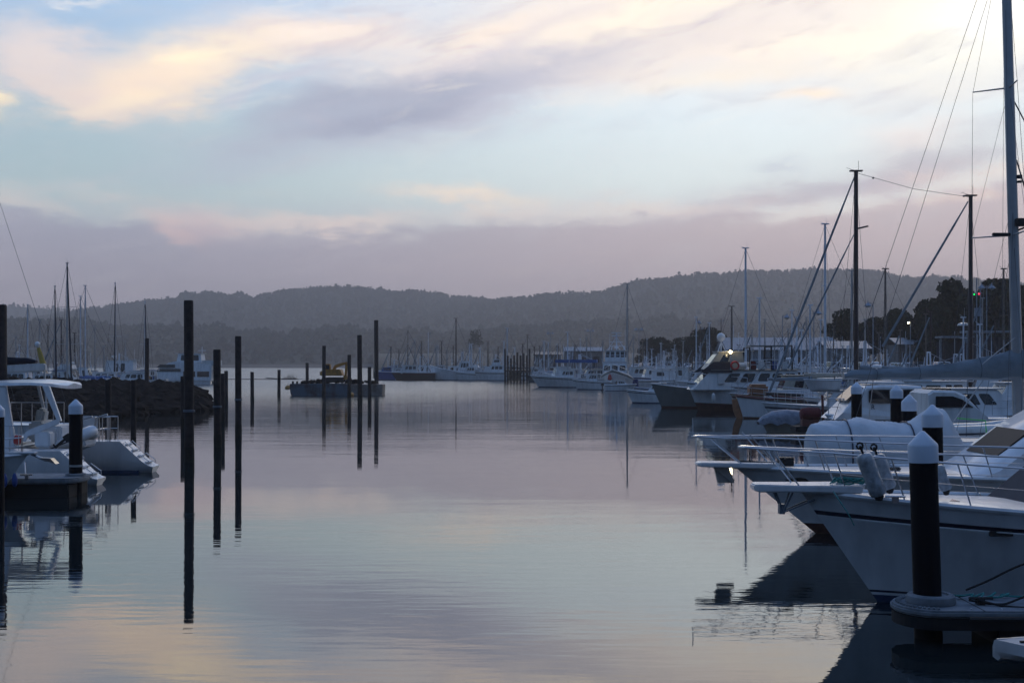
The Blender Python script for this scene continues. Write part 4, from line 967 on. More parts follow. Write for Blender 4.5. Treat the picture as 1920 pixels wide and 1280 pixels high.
# ------------------------------------------------------------ cabin boats right
def cabin_boat():
    D = 52.6; rz = R(180); L = 7.9; x0 = XW(1548, D)
    t = thing('cabin_boat', 'white cabin boat with two dark side windows and a raked windscreen, facing left', 'cabin boat', (x0 + L / 2, D, 0), rz)
    k = D / FP
    H = hull(t, L, 2.8, 1.75, 1.6, over=.9, so=.1, bands=((.2, .24, 2), (.9, 1, 1)), mat_=['gel', 'boot', 'navy'], N=20, railr=.05)
    X_ = lambda px: L / 2 - (px - 1548) * k          # local x of a photo column
    zf = ZW(764, D)
    # foredeck rise and cabin as one shaped profile
    prof = [(X_(1552), 1.62), (X_(1566), 1.9), (X_(1582), ZW(752, D)), (X_(1612), ZW(721, D)), (X_(1640), ZW(719, D)), (X_(1712), ZW(721, D)), (X_(1722), 1.62)]
    rings = []
    for y, ins in ((-1.22, .12), (-1.12, .03), (1.12, .03), (1.22, .12)):
        rings.append([Vector((x_, y * (1 if i in (0, 6) or zz < 2.0 else .92), zz - (ins if 2 <= i <= 5 else 0))) for i, (x_, zz) in enumerate(prof)])
    mb = MB(); mb.loft(rings, True, True); cb = obj('cabin', mb, 'gel', t)
    for (a, b_, c, d_) in ((1614, 1664, 729, 754), (1671, 1708, 729, 752)):
        for s in (1, -1):
            mb = MB(); pts = rpoly(X_(b_), X_(a), ZW(d_, D), ZW(c, D), .09)
            mb.prism(pts, .03, 'XZ', s * 1.18); obj('window', mb, 'glass', cb)
    mb = MB(); mb.prism([(X_(1576), ZW(750, D) + .02), (X_(1580), ZW(753, D)), (X_(1609), ZW(727, D)), (X_(1605), ZW(725, D) + .03)], 1.7); obj('windscreen', mb, 'glass', cb)
    mb = MB(); mb.prism([(X_(1600), 1.9), (X_(1592), 2.15), (X_(1590), 2.0)], .1, 'XZ', 1.0); obj('vent', mb, 'black', cb)
    mb = MB(); mb.box((X_(1650), 0, ZW(717, D)), (1.6, 1.5, .08)); obj('roof_pod', mb, 'gel', cb, bevel=.03)
    # registration letter on the side under the window
    cu = bpy.data.curves.new('letter', 'FONT'); cu.body = 'R'; cu.size = .26; cu.extrude = .004; cu.materials.append(Mt['navy'])
    tmp = bpy.data.objects.new('letter', cu); C.objects.link(tmp); bpy.context.view_layer.update()
    me = bpy.data.meshes.new_from_object(tmp.evaluated_get(bpy.context.evaluated_depsgraph_get())); bpy.data.objects.remove(tmp)
    lo = bpy.data.objects.new('side_letter', me); C.objects.link(lo); lo.parent = t; lo.location = (X_(1617), 1.262, ZW(765, D)); lo.rotation_euler = (R(90), 0, R(180))
    deckrail(t, H, .62, .985, 5, .7, r=.018)
    mb = MB(); mb.box((X_(1735), 0, 1.64), (.8, 2.2, .1)); obj('engine_box', mb, 'gel', t, bevel=.04)
    return t
cabin_boat()
def coupe():
    D = 46.0; k = D / FP; L = 8.2; x1 = XW(2090, D)
    t = thing('hardtop_cruiser', 'grey hardtop cruiser with long sloping windscreen facing right, beside the white cabin boat', 'motor cruiser', (x1 - L / 2, D, 0), 0)
    X_ = lambda px: L / 2 + (px - 2090) * k
    hull(t, L, 2.9, 1.85, 1.6, over=.9, so=.1, bands=((.1, .16, 2), (.9, 1, 1)), mat_=['gel', 'boot', 'navy'], N=20, railr=.05)
    prof = [(X_(1722), 1.7), (X_(1722), ZW(735, D)), (X_(1732), ZW(729, D)), (X_(1772), ZW(730, D)), (X_(1790), ZW(738, D)), (X_(1828), 2.0), (X_(1834), 1.7)]
    rings = []
    for y, ins in ((-1.25, .1), (-1.12, .02), (1.12, .02), (1.25, .1)):
        rings.append([Vector((x_, y * (1 if zz < 2.1 else .88), zz - (ins if 1 <= i <= 4 else 0))) for i, (x_, zz) in enumerate(prof)])
    mb = MB(); mb.loft(rings, True, True); cb = obj('hardtop', mb, 'gel2', t)
    for s in (1, -1):
        mb = MB(); mb.prism([(X_(1734), ZW(761, D)), (X_(1734), ZW(741, D)), (X_(1765), ZW(741, D)), (X_(1782), ZW(747, D)), (X_(1802), ZW(761, D))], .04, 'XZ', s * 1.2); obj('side_window', mb, 'glass', cb)
    mb = MB(); mb.prism([(X_(1794), ZW(741, D)), (X_(1797), ZW(739, D)), (X_(1824), 2.13), (X_(1820), 2.09)], 1.9); obj('windscreen', mb, 'glass', cb)
    mb = MB()
    for i in range(3): mb.box((X_(1744 + i * 12), 0, ZW(728.5, D)), (.12, 1.4, .05))
    obj('roof_vent', mb, 'black', cb)
coupe()
motorboat('white hardtop motor boat behind the grey cruiser, partly under the sail cover', 1840, 58, 0, 8.5, F=1.7, Fs=1.5, cab=(-.28, .2, 1.15), rf=1.3, gear=[('aerial', 0, .5, 3, 2.2)], name='motor_boat')
motorboat('white motor boat with a dark red canopy to the right of the cabin windows', 1880, 66, R(180), 9.5, F=1.7, Fs=1.5, cab=(-.3, .1, 1.3), canopy=(-.45, -.1, 3.1, 'maroon'), rf=.9)
# maroon drum of rolled canvas and the tarped dinghy at centre right
def tarped():
    D = 72.0; k = D / FP
    t = thing('covered_dinghy', 'small dinghy under a rumpled grey tarpaulin, left of the maroon roll', 'covered dinghy', (XW(1476, D), D, 0), R(180))
    hull(t, 3.1, 1.6, .75, .6, over=.4, so=.05, mat_=['cream'], N=14, deck=False)
    rings = []; N = 22
    for i in range(N + 1):
        f = i / N; x = 1.65 - f * 3.0; px = 1430 + f * 90
        z = ZW(interp([(1430, 790), (1436, 781), (1455, 770), (1480, 767), (1500, 769), (1520, 782)], px), D); hw = .85 * min(1, .35 + f * 2.2)
        rings.append([Vector((x, hw * cos(pi * q / 12), .55 + (z - .55) * sin(pi * q / 12) ** .6 - (.14 * (.5 + .5 * sin(i * 1.1)) if q in (0, 12) else 0) + .05 * mnoise.noise((i * .7, q * .8, 1)))) for q in range(13)])
    mb = MB(); mb.loft(rings, False, False); obj('tarpaulin', mb, 'greytarp', t, True)
tarped()
def drum():
    D = 69.0; t = thing('canvas_roll', 'maroon canvas roll lashed on a stand between the dinghy and the cabin boat', 'canvas roll', (XW(1518, D), D, 0), 0)
    z = ZW(776, D); mb = MB(); rings = []
    for x, r in ((-.5, .25), (-.42, .36), (0, .42), (.45, .40), (.55, .33), (.58, .12)): rings.append([Vector((x, r * cos(2 * pi * q / 14), z + r * sin(2 * pi * q / 14) * .9)) for q in range(14)])
    mb.loft(rings, True, True); obj('roll', mb, 'maroon', t, True)
    mb = MB(); mb.box((0, 0, .35), (1.8, 1.4, .3)); obj('base_float', mb, 'pontdark', t, bevel=.03)
    mb = MB()
    mb.box((0, 0, (z + .3) / 2), (.9, .5, z - .4)); mb.box((.6, 0, .55), (.5, .1, .1)); mb.tube([(.75, 0, .4), (.68, 0, ZW(740, D))], .07, 8); obj('stand_frame', mb, 'brownrail', t)
drum()
# white double ender with the orange rudder
def double_ender():
    D = 90.0; t = thing('sailing_boat', 'white double ended boat with an orange wooden rudder and red brown rail', 'sailing boat', (XW(1383, D) + 4.0, D, 0), 0)
    H = hull(t, 8.2, 2.7, 1.5, 1.55, over=.9, so=.5, bands=((.92, 1, 1),), mat_=['gel', 'redboot'], tf=.12, tm=.55, sag=.28, rail='brownrail', railr=.10, N=20)
    mb = MB(); mb.prism([(-4.0, -.2), (-3.55, -.3), (-3.95, 1.3), (-4.42, 1.35), (-4.3, .5)], .12); r = obj('rudder', mb, 'orange', t)
    mb = MB(); mb.tube([(-4.1, 0, 1.35), (-2.9, 0, 1.75)], .05, 6); obj('tiller', mb, 'orange', r)
    cabin(t, -2.0, 1.8, 1.7, 1.2, 2.0, .5, .1, 1.5, 'gel', [('B', .15, .35, .3, .75), ('B', .5, .7, .3, .75)])
    deckrail(t, H, .02, .6, 6, .7, r=.02, bow=False)
    mb = MB(); mb.box((-2.6, 0, 2.0), (1.3, 1.2, .8)); obj('cockpit_tent', mb, 'orange', t, bevel=.15)
    mast(t, 1.1, 1.4, 6.5, .08, 'whitemast', [(.5, .6)], [(3.9, 0, 1.5), (-3.8, 0, 1.5), (1, 1.2, 1.3), (1, -1.2, 1.3)], (3.0, 2.7, 'canvas', .35, .2), wr=.011)
double_ender()
def ketch():
    # cream ketch: bowsprit end at (1437,742), masts at px 1605 and 1820
    D = 84.0; k = D / FP; L = 14.0; xb = XW(1448, D)
    t = thing('wooden_ketch', 'cream ketch with two tall dark timber masts and dark bowsprit pointing left', 'ketch', (xb + L / 2, D, 0), R(180))
    X_ = lambda px: L / 2 - (px - 1448) * k
    H = hull(t, L, 3.9, ZW(742, D), 1.2, over=1.1, so=1.0, bands=((.08, .14, 2), (.9, 1, 1)), mat_=['cream', 'redboot', 'brownrail'], tf=.6, sag=.25, rail='brownrail', railr=.09, N=24)
    mb = MB(); mb.tube([(X_(1500), 0, ZW(745, D) + .15), (X_(1436), 0, ZW(738, D))], .11, 8); obj('bowsprit', mb, 'black', t, True)
    cabin(t, -3.2, 1.6, 2.3, 1.3, 2.45, .4, .1, 2.1, 'wood', [('B', .06, .22, .3, .8), ('B', .28, .44, .3, .8), ('B', .5, .66, .3, .8), ('B', .72, .9, .3, .8)], (.2, .3, .1), 'cream')
    F = 1.7
    for px, top, r_, bz, bl, lb in ((1605, 322, .16, 2.6, 0, 0), (1820, 368, .15, 2.6, 0, 0)):
        x = X_(px) ; zt = ZW(top, D)
        stays = [(x + .9, s * 1.8, 1.5, 1.0) for s in (1, -1)] + [(x - .6, s * 1.8, 1.5, .97) for s in (1, -1)] + [(x + .2, s * 1.75, 1.5, .66) for s in (1, -1)]
        mast(t, x, 1.4, zt - 1.4, r_, 'wood', [(.62, .5)] if px < 1700 else [(.7, .3)], stays, wr=.014, taper=.85)
    x1, x2 = X_(1605), X_(1820); z1, z2 = ZW(324, D), ZW(370, D)
    mb = MB(); mb.tube([(x1, 0, z1), ((x1 + x2) / 2, 0, (z1 + z2) / 2 - .25), (x2, 0, z2)], .014, 4); mb.sphere(((x1 * .85 + x2 * .15), 0, z1 * .85 + z2 * .15 - .1), .07, 6); mb.sphere((x1 * .06 + x2 * .94, 0, z1 * .06 + z2 * .94 - .02), .07, 6)
    obj('triatic_stay', mb, 'wire', t)
    for (ax, az, bx, by, r_) in ((1602, 332, 1440, 742, .075), (1601, 440, 1478, 690, .055), (1815, 378, 1655, 650, .075)):
        mb = MB(); a, b_ = Vector((X_(ax), 0, ZW(az, D))), Vector((X_(bx), 0, ZW(by, D))); mb.tube([a, a.lerp(b_, .12), a.lerp(b_, .16), b_], r_ * .55, 8, 0, r_ * 1.15); obj('furled_sail', mb, 'canvas', t, True)
    mb = MB(); mb.tube([(X_(1603), .1, ZW(430, D)), (X_(1625), .4, ZW(425, D))], .06, 6); mb.tube([(X_(1608), 0, 3.2), (X_(1740), 0, 3.3)], .1, 8); obj('boom', mb, 'wood', t)
    rings = []
    for i in range(12):
        f = i / 11; rings.append([Vector((X_(1612 + f * 118), .2 * cos(2 * pi * q / 8), 3.45 + .28 * (1 - .4 * f) * sin(2 * pi * q / 8) + .03 * sin(i * 2))) for q in range(8)])
    mb = MB(); mb.loft(rings, True, True); obj('sail_cover', mb, 'canvas', t, True)
    deckrail(t, H, .05, .98, 9, .7, r=.018)
ketch()

# ------------------------------------------------------------ charter cruiser with lit lamp
def charter():
    D = 105.0; k = D / FP; L = 11.5; xb = XW(1288, D)
    t = thing('charter_boat', 'large white charter boat with a lit lamp, red lifebuoy and white satellite dome', 'charter boat', (xb + L / 2, D, 0), R(180))
    X_ = lambda px: L / 2 - (px - 1288) * k
    H = hull(t, L, 4.2, ZW(716, D), 1.6, over=.9, so=.1, bands=((.04, .07, 2), (.72, 1, 1)), mat_=['gel', 'redboot', 'navy'], tf=.9, N=22, railr=.06)
    zr = ZW(694, D)
    c = cabin(t, X_(1490), X_(1292), 3.5, 1.7, zr, 1.6, .1, 3.2, 'gel', [('B', .03, .14, .45, .85), ('B', .17, .28, .45, .85), ('B', .31, .42, .45, .85), ('B', .47, .6, .4, .85), ('B', .64, .76, .4, .85), ('F', .05, .33, .3, .9), ('F', .36, .64, .3, .9), ('F', .67, .95, .3, .9)], (.1, .3, .2), 'greyhull')
    c2 = cabin(t, X_(1392), X_(1318), 2.9, zr + .07, ZW(660, D), 1.1, .2, 2.5, 'cream', [('F', .06, .94, .35, .85), ('B', .5, .75, .4, .85)], (.15, .3, .1), 'gel', name='wheelhouse')
    for s in (1, -1): mb = MB(); mb.prism([(X_(1306), ZW(698, D)), (X_(1332), ZW(678, D)), (X_(1366), ZW(678, D)), (X_(1366), ZW(698, D))], .06, 'XZ', s * 1.74); obj('windscreen_cover', mb, 'darkgrey', t)
    mb = MB(); mb.sphere((X_(1352), 0, ZW(632, D)), .36, 14); mb.tube([(X_(1352), 0, ZW(659, D)), (X_(1352), 0, ZW(637, D))], .05, 6); mb.tube([(X_(1345), .3, ZW(659, D)), (X_(1352), 0, ZW(641, D))], .04, 5); mb.tube([(X_(1362), -.3, ZW(659, D)), (X_(1352), 0, ZW(641, D))], .04, 5); obj('satellite_dome', mb, 'gel', c2, True)
    mb = MB(); mb.tube([(X_(1363), 1.9, zr), (X_(1363), 1.9, ZW(661, D))], .04, 6); mb.box((X_(1363), 1.9, ZW(662, D)), (.2, .14, .12)); dl = obj('deck_light', mb, 'steel', t)
    mb = MB(); mb.sphere((X_(1362), 1.99, ZW(660, D)), .12, 10); obj('lamp', mb, 'glow', dl, True)
    tyre(t, (X_(1370), 2.05, ZW(685, D)), .30, 'red', 'lifebuoy')
    mb = MB(); mb.tube([(X_(1377), 1.2, ZW(684, D)), (X_(1394), 1.2, ZW(684, D))], .27, 12); obj('liferaft', mb, 'gel', t, True)
    for x_, h_ in ((1400, 652), (1440, 650), (1478, 648)):
        mb = MB()
        zt_ = ZW(h_, D); mb.tube([(X_(x_), -1.5, zr), (X_(x_), -1.3, zt_), (X_(x_), 1.3, zt_), (X_(x_), 1.5, zr)], .07, 6); obj('gantry', mb, 'black', t, True)
    mb = MB(); mb.box((X_(1440), 0, ZW(651, D) + .1), (3.4, 2.4, .1)); obj('gantry_roof', mb, 'greyhull', t, bevel=.03)
    for x_, m_ in ((1408, 'maroon'), (1424, 'gel2'), (1446, 'bluehull'), (1466, 'gel2')):
        mb = MB(); mb.box((X_(x_), .9, zr + .4), (.5, .6, .7), taper=.8); obj('deck_box', mb, m_, t, bevel=.06)
    mb = MB(); mb.tube([(X_(1325), .2, ZW(690, D)), (X_(1300), .6, 2.9)], .02, 5); mb.box((X_(1345), 1.75, 2.6), (.5, .3, .8)); obj('side_gear', mb, 'gel2', t)
    for x_ in (1330, 1372, 1416, 1450): fender(t, (X_(x_), 2.18, 1.1), .15, .7, 'gel2')
    railing(t, [(X_(p_), 1.65, zr + .06) for p_ in range(1400, 1490, 15)], .8, .03)
    deckrail(t, H, .6, .985, 6, .8, r=.03)
    mb = MB()
    for x_, h_ in ((1375, 2.2), (1385, 1.6), (1398, 1.4)): mb.tube([(X_(x_), 0, ZW(660, D)), (X_(x_), 0, ZW(660, D) + h_)], .02, 5)
    obj('aerials', mb, 'whitemast', t)
    lp = bpy.data.lights.new('lamp_light', 'POINT'); lp.energy = 3.5; lp.color = (1, .82, .5); lp.shadow_soft_size = .12
    lo = bpy.data.objects.new('lamp_light', lp); C.objects.link(lo); lo.parent = t; lo.location = (X_(1362), 2.3, ZW(660, D))
charter()
motorboat('dark grey green hull with plain tall bow, left of the charter boat', 1262, 111, R(180), 9, F=2.1, Fs=1.4, lx=2.6, hm=('greyhull', 'redboot', 'gel2'), cab=(-.45, -.05, 1.2), cabm='gel2', rails=False, over=.9, stripe=False, name='fishing_boat', cat='fishing boat')
def trawler(label, px, D, rz, s=1.0, group=None):
    t = thing('trawler', label, 'trawler', place(px, D, rz), rz, group)
    H = hull(t, 13 * s, 4.6 * s, 2.9 * s, 1.5 * s, over=1.2, so=.3, bands=((.05, .12, 2), (.85, 1, 1)), mat_=['gel', 'redboot', 'greyhull'], tf=.85, sag=.2, N=18, railr=.09)
    c = cabin(t, -1.5 * s, 2.9 * s, 3.6 * s, 1.5 * s, 4.0 * s, .3, .1, 3.4 * s, 'gel', [('F', .05, .3, .5, .8), ('F', .37, .63, .5, .8), ('F', .7, .95, .5, .8), ('B', .15, .35, .5, .8), ('B', .6, .8, .5, .8)], (.2, .5, .15))
    c = cabin(t, -1.0 * s, 2.4 * s, 3.0 * s, 4.07 * s, 5.7 * s, .25, .1, 2.8 * s, 'gel', [('F', .03, .22, .4, .9), ('F', .27, .46, .4, .9), ('F', .54, .73, .4, .9), ('F', .78, .97, .4, .9), ('B', .1, .4, .4, .9), ('B', .55, .9, .4, .9)], (.2, .2, .15), name='wheelhouse')
    mb = MB(); mb.tube([(0, 0, 5.7 * s), (0, 0, 8.3 * s)], .1, 8); mb.tube([(0, -1.0, 7.0 * s), (0, 1.0, 7.0 * s)], .05, 6)
    for a in (1, -1): mb.tube([(0, a * 1.3, 5.8 * s), (0, a * .1, 7.6 * s)], .05, 6)
    mb.box((.2, 0, 7.9 * s), (.2, 1.3, .16)); mb.box((.1, 0, 8.35 * s), (.3, 1.5, .12)); obj('mast_frame', mb, 'whitemast', t)
    radar(t, .5, 5.85 * s); aerial(t, -.8, 1.2, 5.8 * s, 3, r=.03); aerial(t, -.8, -1.1, 5.8 * s, 2.4, r=.03)
    mb = MB(); mb.tube([(-2, 1.4 * s, 1.6 * s), (-2.3, .9 * s, 6.4 * s), (-2.3, -.9 * s, 6.4 * s), (-2, -1.4 * s, 1.6 * s)], .1, 6); mb.tube([(-2.3, 0, 6.4 * s), (-6, 0, 5.6 * s)], .08, 6); obj('gallows', mb, 'whitemast', t)
    railing(t, [(2.6 * s, y * s, 4.1 * s) for y in (-1.7, -.85, 0, .85, 1.7)], .9, .03)
    deckrail(t, H, .7, .985, 4, .8, r=.03)
    return t
trawler('big white trawler seen bow on, its tall wheelhouse window row facing the channel', 1156, 190, R(-100), 1.0)
motorboat('long fishing boat with a royal blue canopy roof and a white mast', 1062, 203, R(172), 11.6, F=1.9, Fs=1.4, cab=(-.12, .12, 1.0), canopy=(-.42, .14, 3.9, 'bluecanvas', .5), gear=[('mast', -.2, 2.5, 6.2, .12), ('lamps', -.5, 5.5), ('poles', 0), ('boxes', 0), ('aerial', -1, -.4, 4, 3), ('aerial', 1, .4, 4, 4), ('derrick', -2, 1.6, 3.6, 2.4)], name='fishing_boat', cat='fishing boat')
motorboat('white launch moored in front of the trawler with a red cloth aboard', 1113, 186, R(170), 6.2, F=1.5, Fs=1.1, cab=(-.1, .22, .9), rf=.9, gear=[('outboard', .4), ('outboard', -.4)], name='launch', cat='launch')
tag(obj('cloth_bundle', MB().box((0, 0, 0), (.7, .5, .9), taper=.5), 'red', None, bevel=.12), 'small red cloth bundle hanging over the white launch stern', 'cloth', loc=(XW(1143, 184), 183.6, 1.85))
motorboat('small white runabout right below the bow of the big trawler', 1163, 178, R(5), 4.6, F=.9, Fs=.8, cab=(-.1, .25, .55), rails=False, gear=[('outboard', 0)], name='runabout', cat='runabout')
rib('grey inflatable lying right of the trawler in the shade', 1228, 170, R(185), 5.5, 'greytarp')
motorboat('low white boat with blunt bow just ahead of the dark hull', 1222, 124, R(165), 5.0, F=1.3, Fs=1.0, cab=(-.2, .1, .7), rails=False, name='runabout', cat='runabout')
def tyreobj(): pass
sailboat('sloop with a tall leaning grey mast just right of the trawler', 1176, 215, R(185), 10, ZW(533, 215), mm='alu', r=.17, cover='canvas')

# ------------------------------------------------------------ mid right crowd
sailboat('sloop with a blue white mast in front of the long shed', 1398, 118, R(176), 9.6, ZW(466, 118), mm='whitemast', r=.13, cover='wcanvas', spr=2)
sailboat('sloop whose tall white mast stands left of the dark timber mast', 1547, 104, R(183), 10.5, ZW(421, 104), mm='whitemast', r=.12, cover='canvas', spr=2)
sailboat('old yacht with a slim brown grey mast right of the first timber mast', 1660, 99, R(178), 8.5, ZW(505, 99), mm='teak', r=.10, cover='canvas', spr=1)
sailboat('small yacht with a short grey mast and black radar reflector, left of the shed end', 1424, 112, R(170), 7.5, ZW(560, 112), mm='whitemast', r=.10, cover='wcanvas', spr=1)
sailboat('yacht with a short thin mast behind the leftmost dark stay', 1372, 140, R(185), 8, ZW(575, 140), mm='teak', r=.12, cover=None, spr=1)
sailboat('yacht with thin white mast half way up the hill, right of the timber mast', 1597, 135, R(176), 9, ZW(508, 135), mm='alu', r=.13, cover='canvas')
sailboat('yacht with its thin mast in front of the big trees, right of the lamp', 1882, 92, R(180), 9, ZW(505, 92), mm='teak', r=.08, cover='bluecanvas')
motorboat('white fishing boat with derrick frame behind the charter boat stern', 1500, 120, R(178), 10.5, F=1.9, Fs=1.4, cab=(-.05, .28, 1.9), gear=[('derrick', -1.5, 1.5, 4.0, 2.6), ('radar', 1, 4), ('aerial', .5, .5, 3.8, 2.2), ('mast', .3, 3.6, 4.5, .09)], name='fishing_boat', cat='fishing boat')
motorboat('white fishing boat with a green grey wheelhouse and dark net frame, under the shed', 1442, 132, R(183), 10, F=1.9, Fs=1.4, cab=(-.1, .25, 1.9), cabm='gel2', gear=[('derrick', -1.3, 1.5, 4.6, 3.0), ('aerial', 1, .5, 3.8, 2.8), ('lamps', .5, 4.2)], name='fishing_boat', cat='fishing boat')
motorboat('cream motor launch with wheelhouse behind the cream ketch bow', 1490, 93, R(180), 9.5, F=1.7, Fs=1.3, hm=('cream', 'redboot', 'brownrail'), cab=(-.3, .15, 1.4), cabm='cream', gear=[('mast', -.5, 2.8, 3.4, .06), ('aerial', .5, .6, 3, 2)], name='launch', cat='launch')
motorboat('grey motor boat with rolled awning, ahead of the first timber mast', 1568, 74, R(180), 8.6, F=1.6, Fs=1.3, hm=('gel2', 'boot', 'navy'), cab=(-.15, .12, .8), canopy=(-.42, .1, 2.95, 'gel2'), gear=[('aerial', .5, .8, 2.6, 2.3)])
motorboat('white flybridge cruiser behind the cabin boat with a pale radar dome', 1668, 78, R(180), 10.5, F=1.8, Fs=1.5, cab=(-.3, .15, 1.1), fly=(-.22, .02, .6), gear=[('radar', .8, 3.4), ('aerial', -.8, .8, 3.4, 2.0)], name='motor_cruiser', cat='motor cruiser')
motorboat('white motor boat with red topsides band low behind the sail cover', 1735, 64, R(182), 9.0, F=1.75, Fs=1.6, hm=('gel', 'boot', 'red'), cab=(-.3, .18, .95), rf=1.0, name='motor_boat')
motorboat('white tender with bulky hood among the boats right of the ketch mast', 1760, 84, R(175), 8.0, F=1.6, Fs=1.4, cab=(-.2, .2, 1.2))
def davit_dinghy():
    D = 71.0; t = thing('tender', 'white tender hoisted high with a pale roll cover above it, ahead of the cabin boat', 'tender', (XW(1541, D), D, ZW(730, D)), R(180))
    hull(t, 2.0, 1.1, .55, .5, over=.3, so=.1, mat_=['gel'], N=12, draft=.12)
    tag_ = MB(); tag_.tube([(-1.05, 0, .82), (1.0, 0, .82)], .09, 8); obj('roll_cover', tag_, 'cream', t, True)
    mb = MB()
    for x in (-.7, .7): mb.tube([(x, 0, .82), (x, 0, .4)], .03, 5)
    obj('davit_straps', mb, 'wire', t)
davit_dinghy()
rr = random.Random(12)
crowd = [(1205, 262, 'white runabout berthed leftmost of the far row beside the hedge'), (1232, 252, 'half cabin boat in the far row below the left end of the hedge'), (1256, 240, 'white half cabin boat below the middle of the hedge'), (1284, 228, 'motor boat below the bare shrub in the hedge'), (1308, 214, 'white boat in the far row right before the charter boat windscreen'), (1335, 178, 'white boat berthed behind the charter boat wheelhouse'), (1222, 236, 'low white boat in front of the far row near the trawler'), (1270, 205, 'white boat halfway between the trawler and the charter boat'), (1300, 190, 'white boat just behind the charter boat bow'), (1475, 150, 'white boat under the left part of the long shed'), (1525, 146, 'white boat under the right end of the long shed'), (1570, 128, 'white boat under the low pale building')]
for i, (px, D, lab) in enumerate(crowd):
    L = rr.uniform(6.0, 8.5); motorboat(lab, px, D, R(180 if rr.random() < .6 else 0) + R(rr.uniform(-12, 12)), L, F=rr.uniform(1.3, 1.7), Fs=rr.uniform(1.0, 1.3), cab=(-.25, rr.uniform(.1, .25), rr.uniform(.9, 1.5)), rf=rr.uniform(.5, 1.2), group='boats crowded along the right hand marina',
        gear=[('aerial', 0, .5, 2.6, rr.uniform(2, 3.5))] + ([('mast', -.4, 2.4, rr.uniform(3, 5), .07)] if i % 2 else []), fly=(-.15, .05, .55) if i % 3 == 0 else None, hm=(('gel', 'boot', 'bluehull') if i % 2 else ('gel2', 'redboot', 'navy')), stripe=i % 3 != 1)

# ------------------------------------------------------------ far middle boats
D = 284
motorboat('far white fishing boat with a high flared bow pointing left', 806, D, R(182), 9.6, F=3.3, Fs=1.7, lx=4.8, cab=(-.42, -.12, 1.2), rails=False, over=.7, stripe=False, gear=[('mast', -2.2, 3, 3, .09)], name='fishing_boat', cat='fishing boat')
motorboat('royal blue hulled boat leftmost of the far row', 722, 288, R(175), 5.0, F=2.0, Fs=1.8, hm=('bluehull', 'boot', 'bluehull'), cab=(-.3, .2, 1.0), cabm='bluehull', rails=False, name='fishing_boat', cat='fishing boat')
motorboat('brown hulled far work boat with raised wheelhouse and lamp masts', 775, 283, R(180), 9.8, F=1.8, Fs=1.7, hm=('wood', 'redboot', 'brownrail'), cab=(-.1, .28, 1.7), cabm='gel2', gear=[('mast', 1.2, 3.5, 7.5, .1, 'teak'), ('derrick', -1.5, 1.8, 3.5, 2), ('lamps', 1, 5.2)], name='work_boat', cat='work boat')
motorboat('far white boat with a slim white aerial mast, right of the flared bow', 880, 282, R(180), 6.2, F=1.9, Fs=1.5, cab=(-.2, .2, 1.3), gear=[('mast', 0, 3, 4.8, .08)], name='motor_boat')
motorboat('far white cruiser with tall superstructure left of the wharf piles', 922, 280, R(180), 7.6, F=2.0, Fs=1.8, cab=(-.35, .15, 1.5), fly=(-.25, 0, 1.3), gear=[('derrick', -2.4, 1.8, 3.6, 1.5)], name='motor_cruiser', cat='motor cruiser')
sailboat('far yacht with a dark mast behind the flared bow', 855, 300, R(180), 9, ZW(597, 300), mm='wood', r=.19, cover=None, spr=0, boomz=2.2)
sailboat('far yacht with a pale mast at the wharf', 951, 300, R(178), 9, ZW(615, 300), mm='whitemast', r=.2, cover='canvas', spr=1)
sailboat('far yacht with a two tone mast right of the wharf', 989, 300, R(178), 8, ZW(628, 300), mm='teak', r=.16, cover='bluecanvas', spr=1)
motorboat('little dark boat at the outer end of the wharf', 1010, 262, R(176), 5, F=1.3, Fs=1.1, hm=('greyhull', 'boot', 'navy'), cab=(-.2, .2, .9), name='runabout', cat='runabout')

# wharf on piles
def wharf():
    D = 262; t = thing('wharf', 'old timber wharf on thin dark piles at the end of the far row', 'wharf', (XW(970, D), D, 0), 0)
    mb = MB(); mb.box((0, 4, 2.2), (5.4, 9, .35)); obj('deck', mb, 'wood', t)
    for i, px in enumerate([947, 952, 958, 964, 970, 976, 982, 988, 993]):
        h = ZW([640, 656, 662, 655, 648, 655, 650, 655, 640][i], D); x = XW(px, D) - XW(970, D)
        mb = MB(); mb.tube([(x, (-.6 if i % 2 else .8), -1), (x, (-.6 if i % 2 else .8), h * .82)], .2, 8); obj('wharf_pile', mb, 'rust', t, True)
    mb = MB(); mb.box((0, -.5, 2.9), (5.4, .12, .14)); mb.box((0, -.5, 1.2), (5.4, .15, .2)); obj('beam', mb, 'wood', t)
wharf()

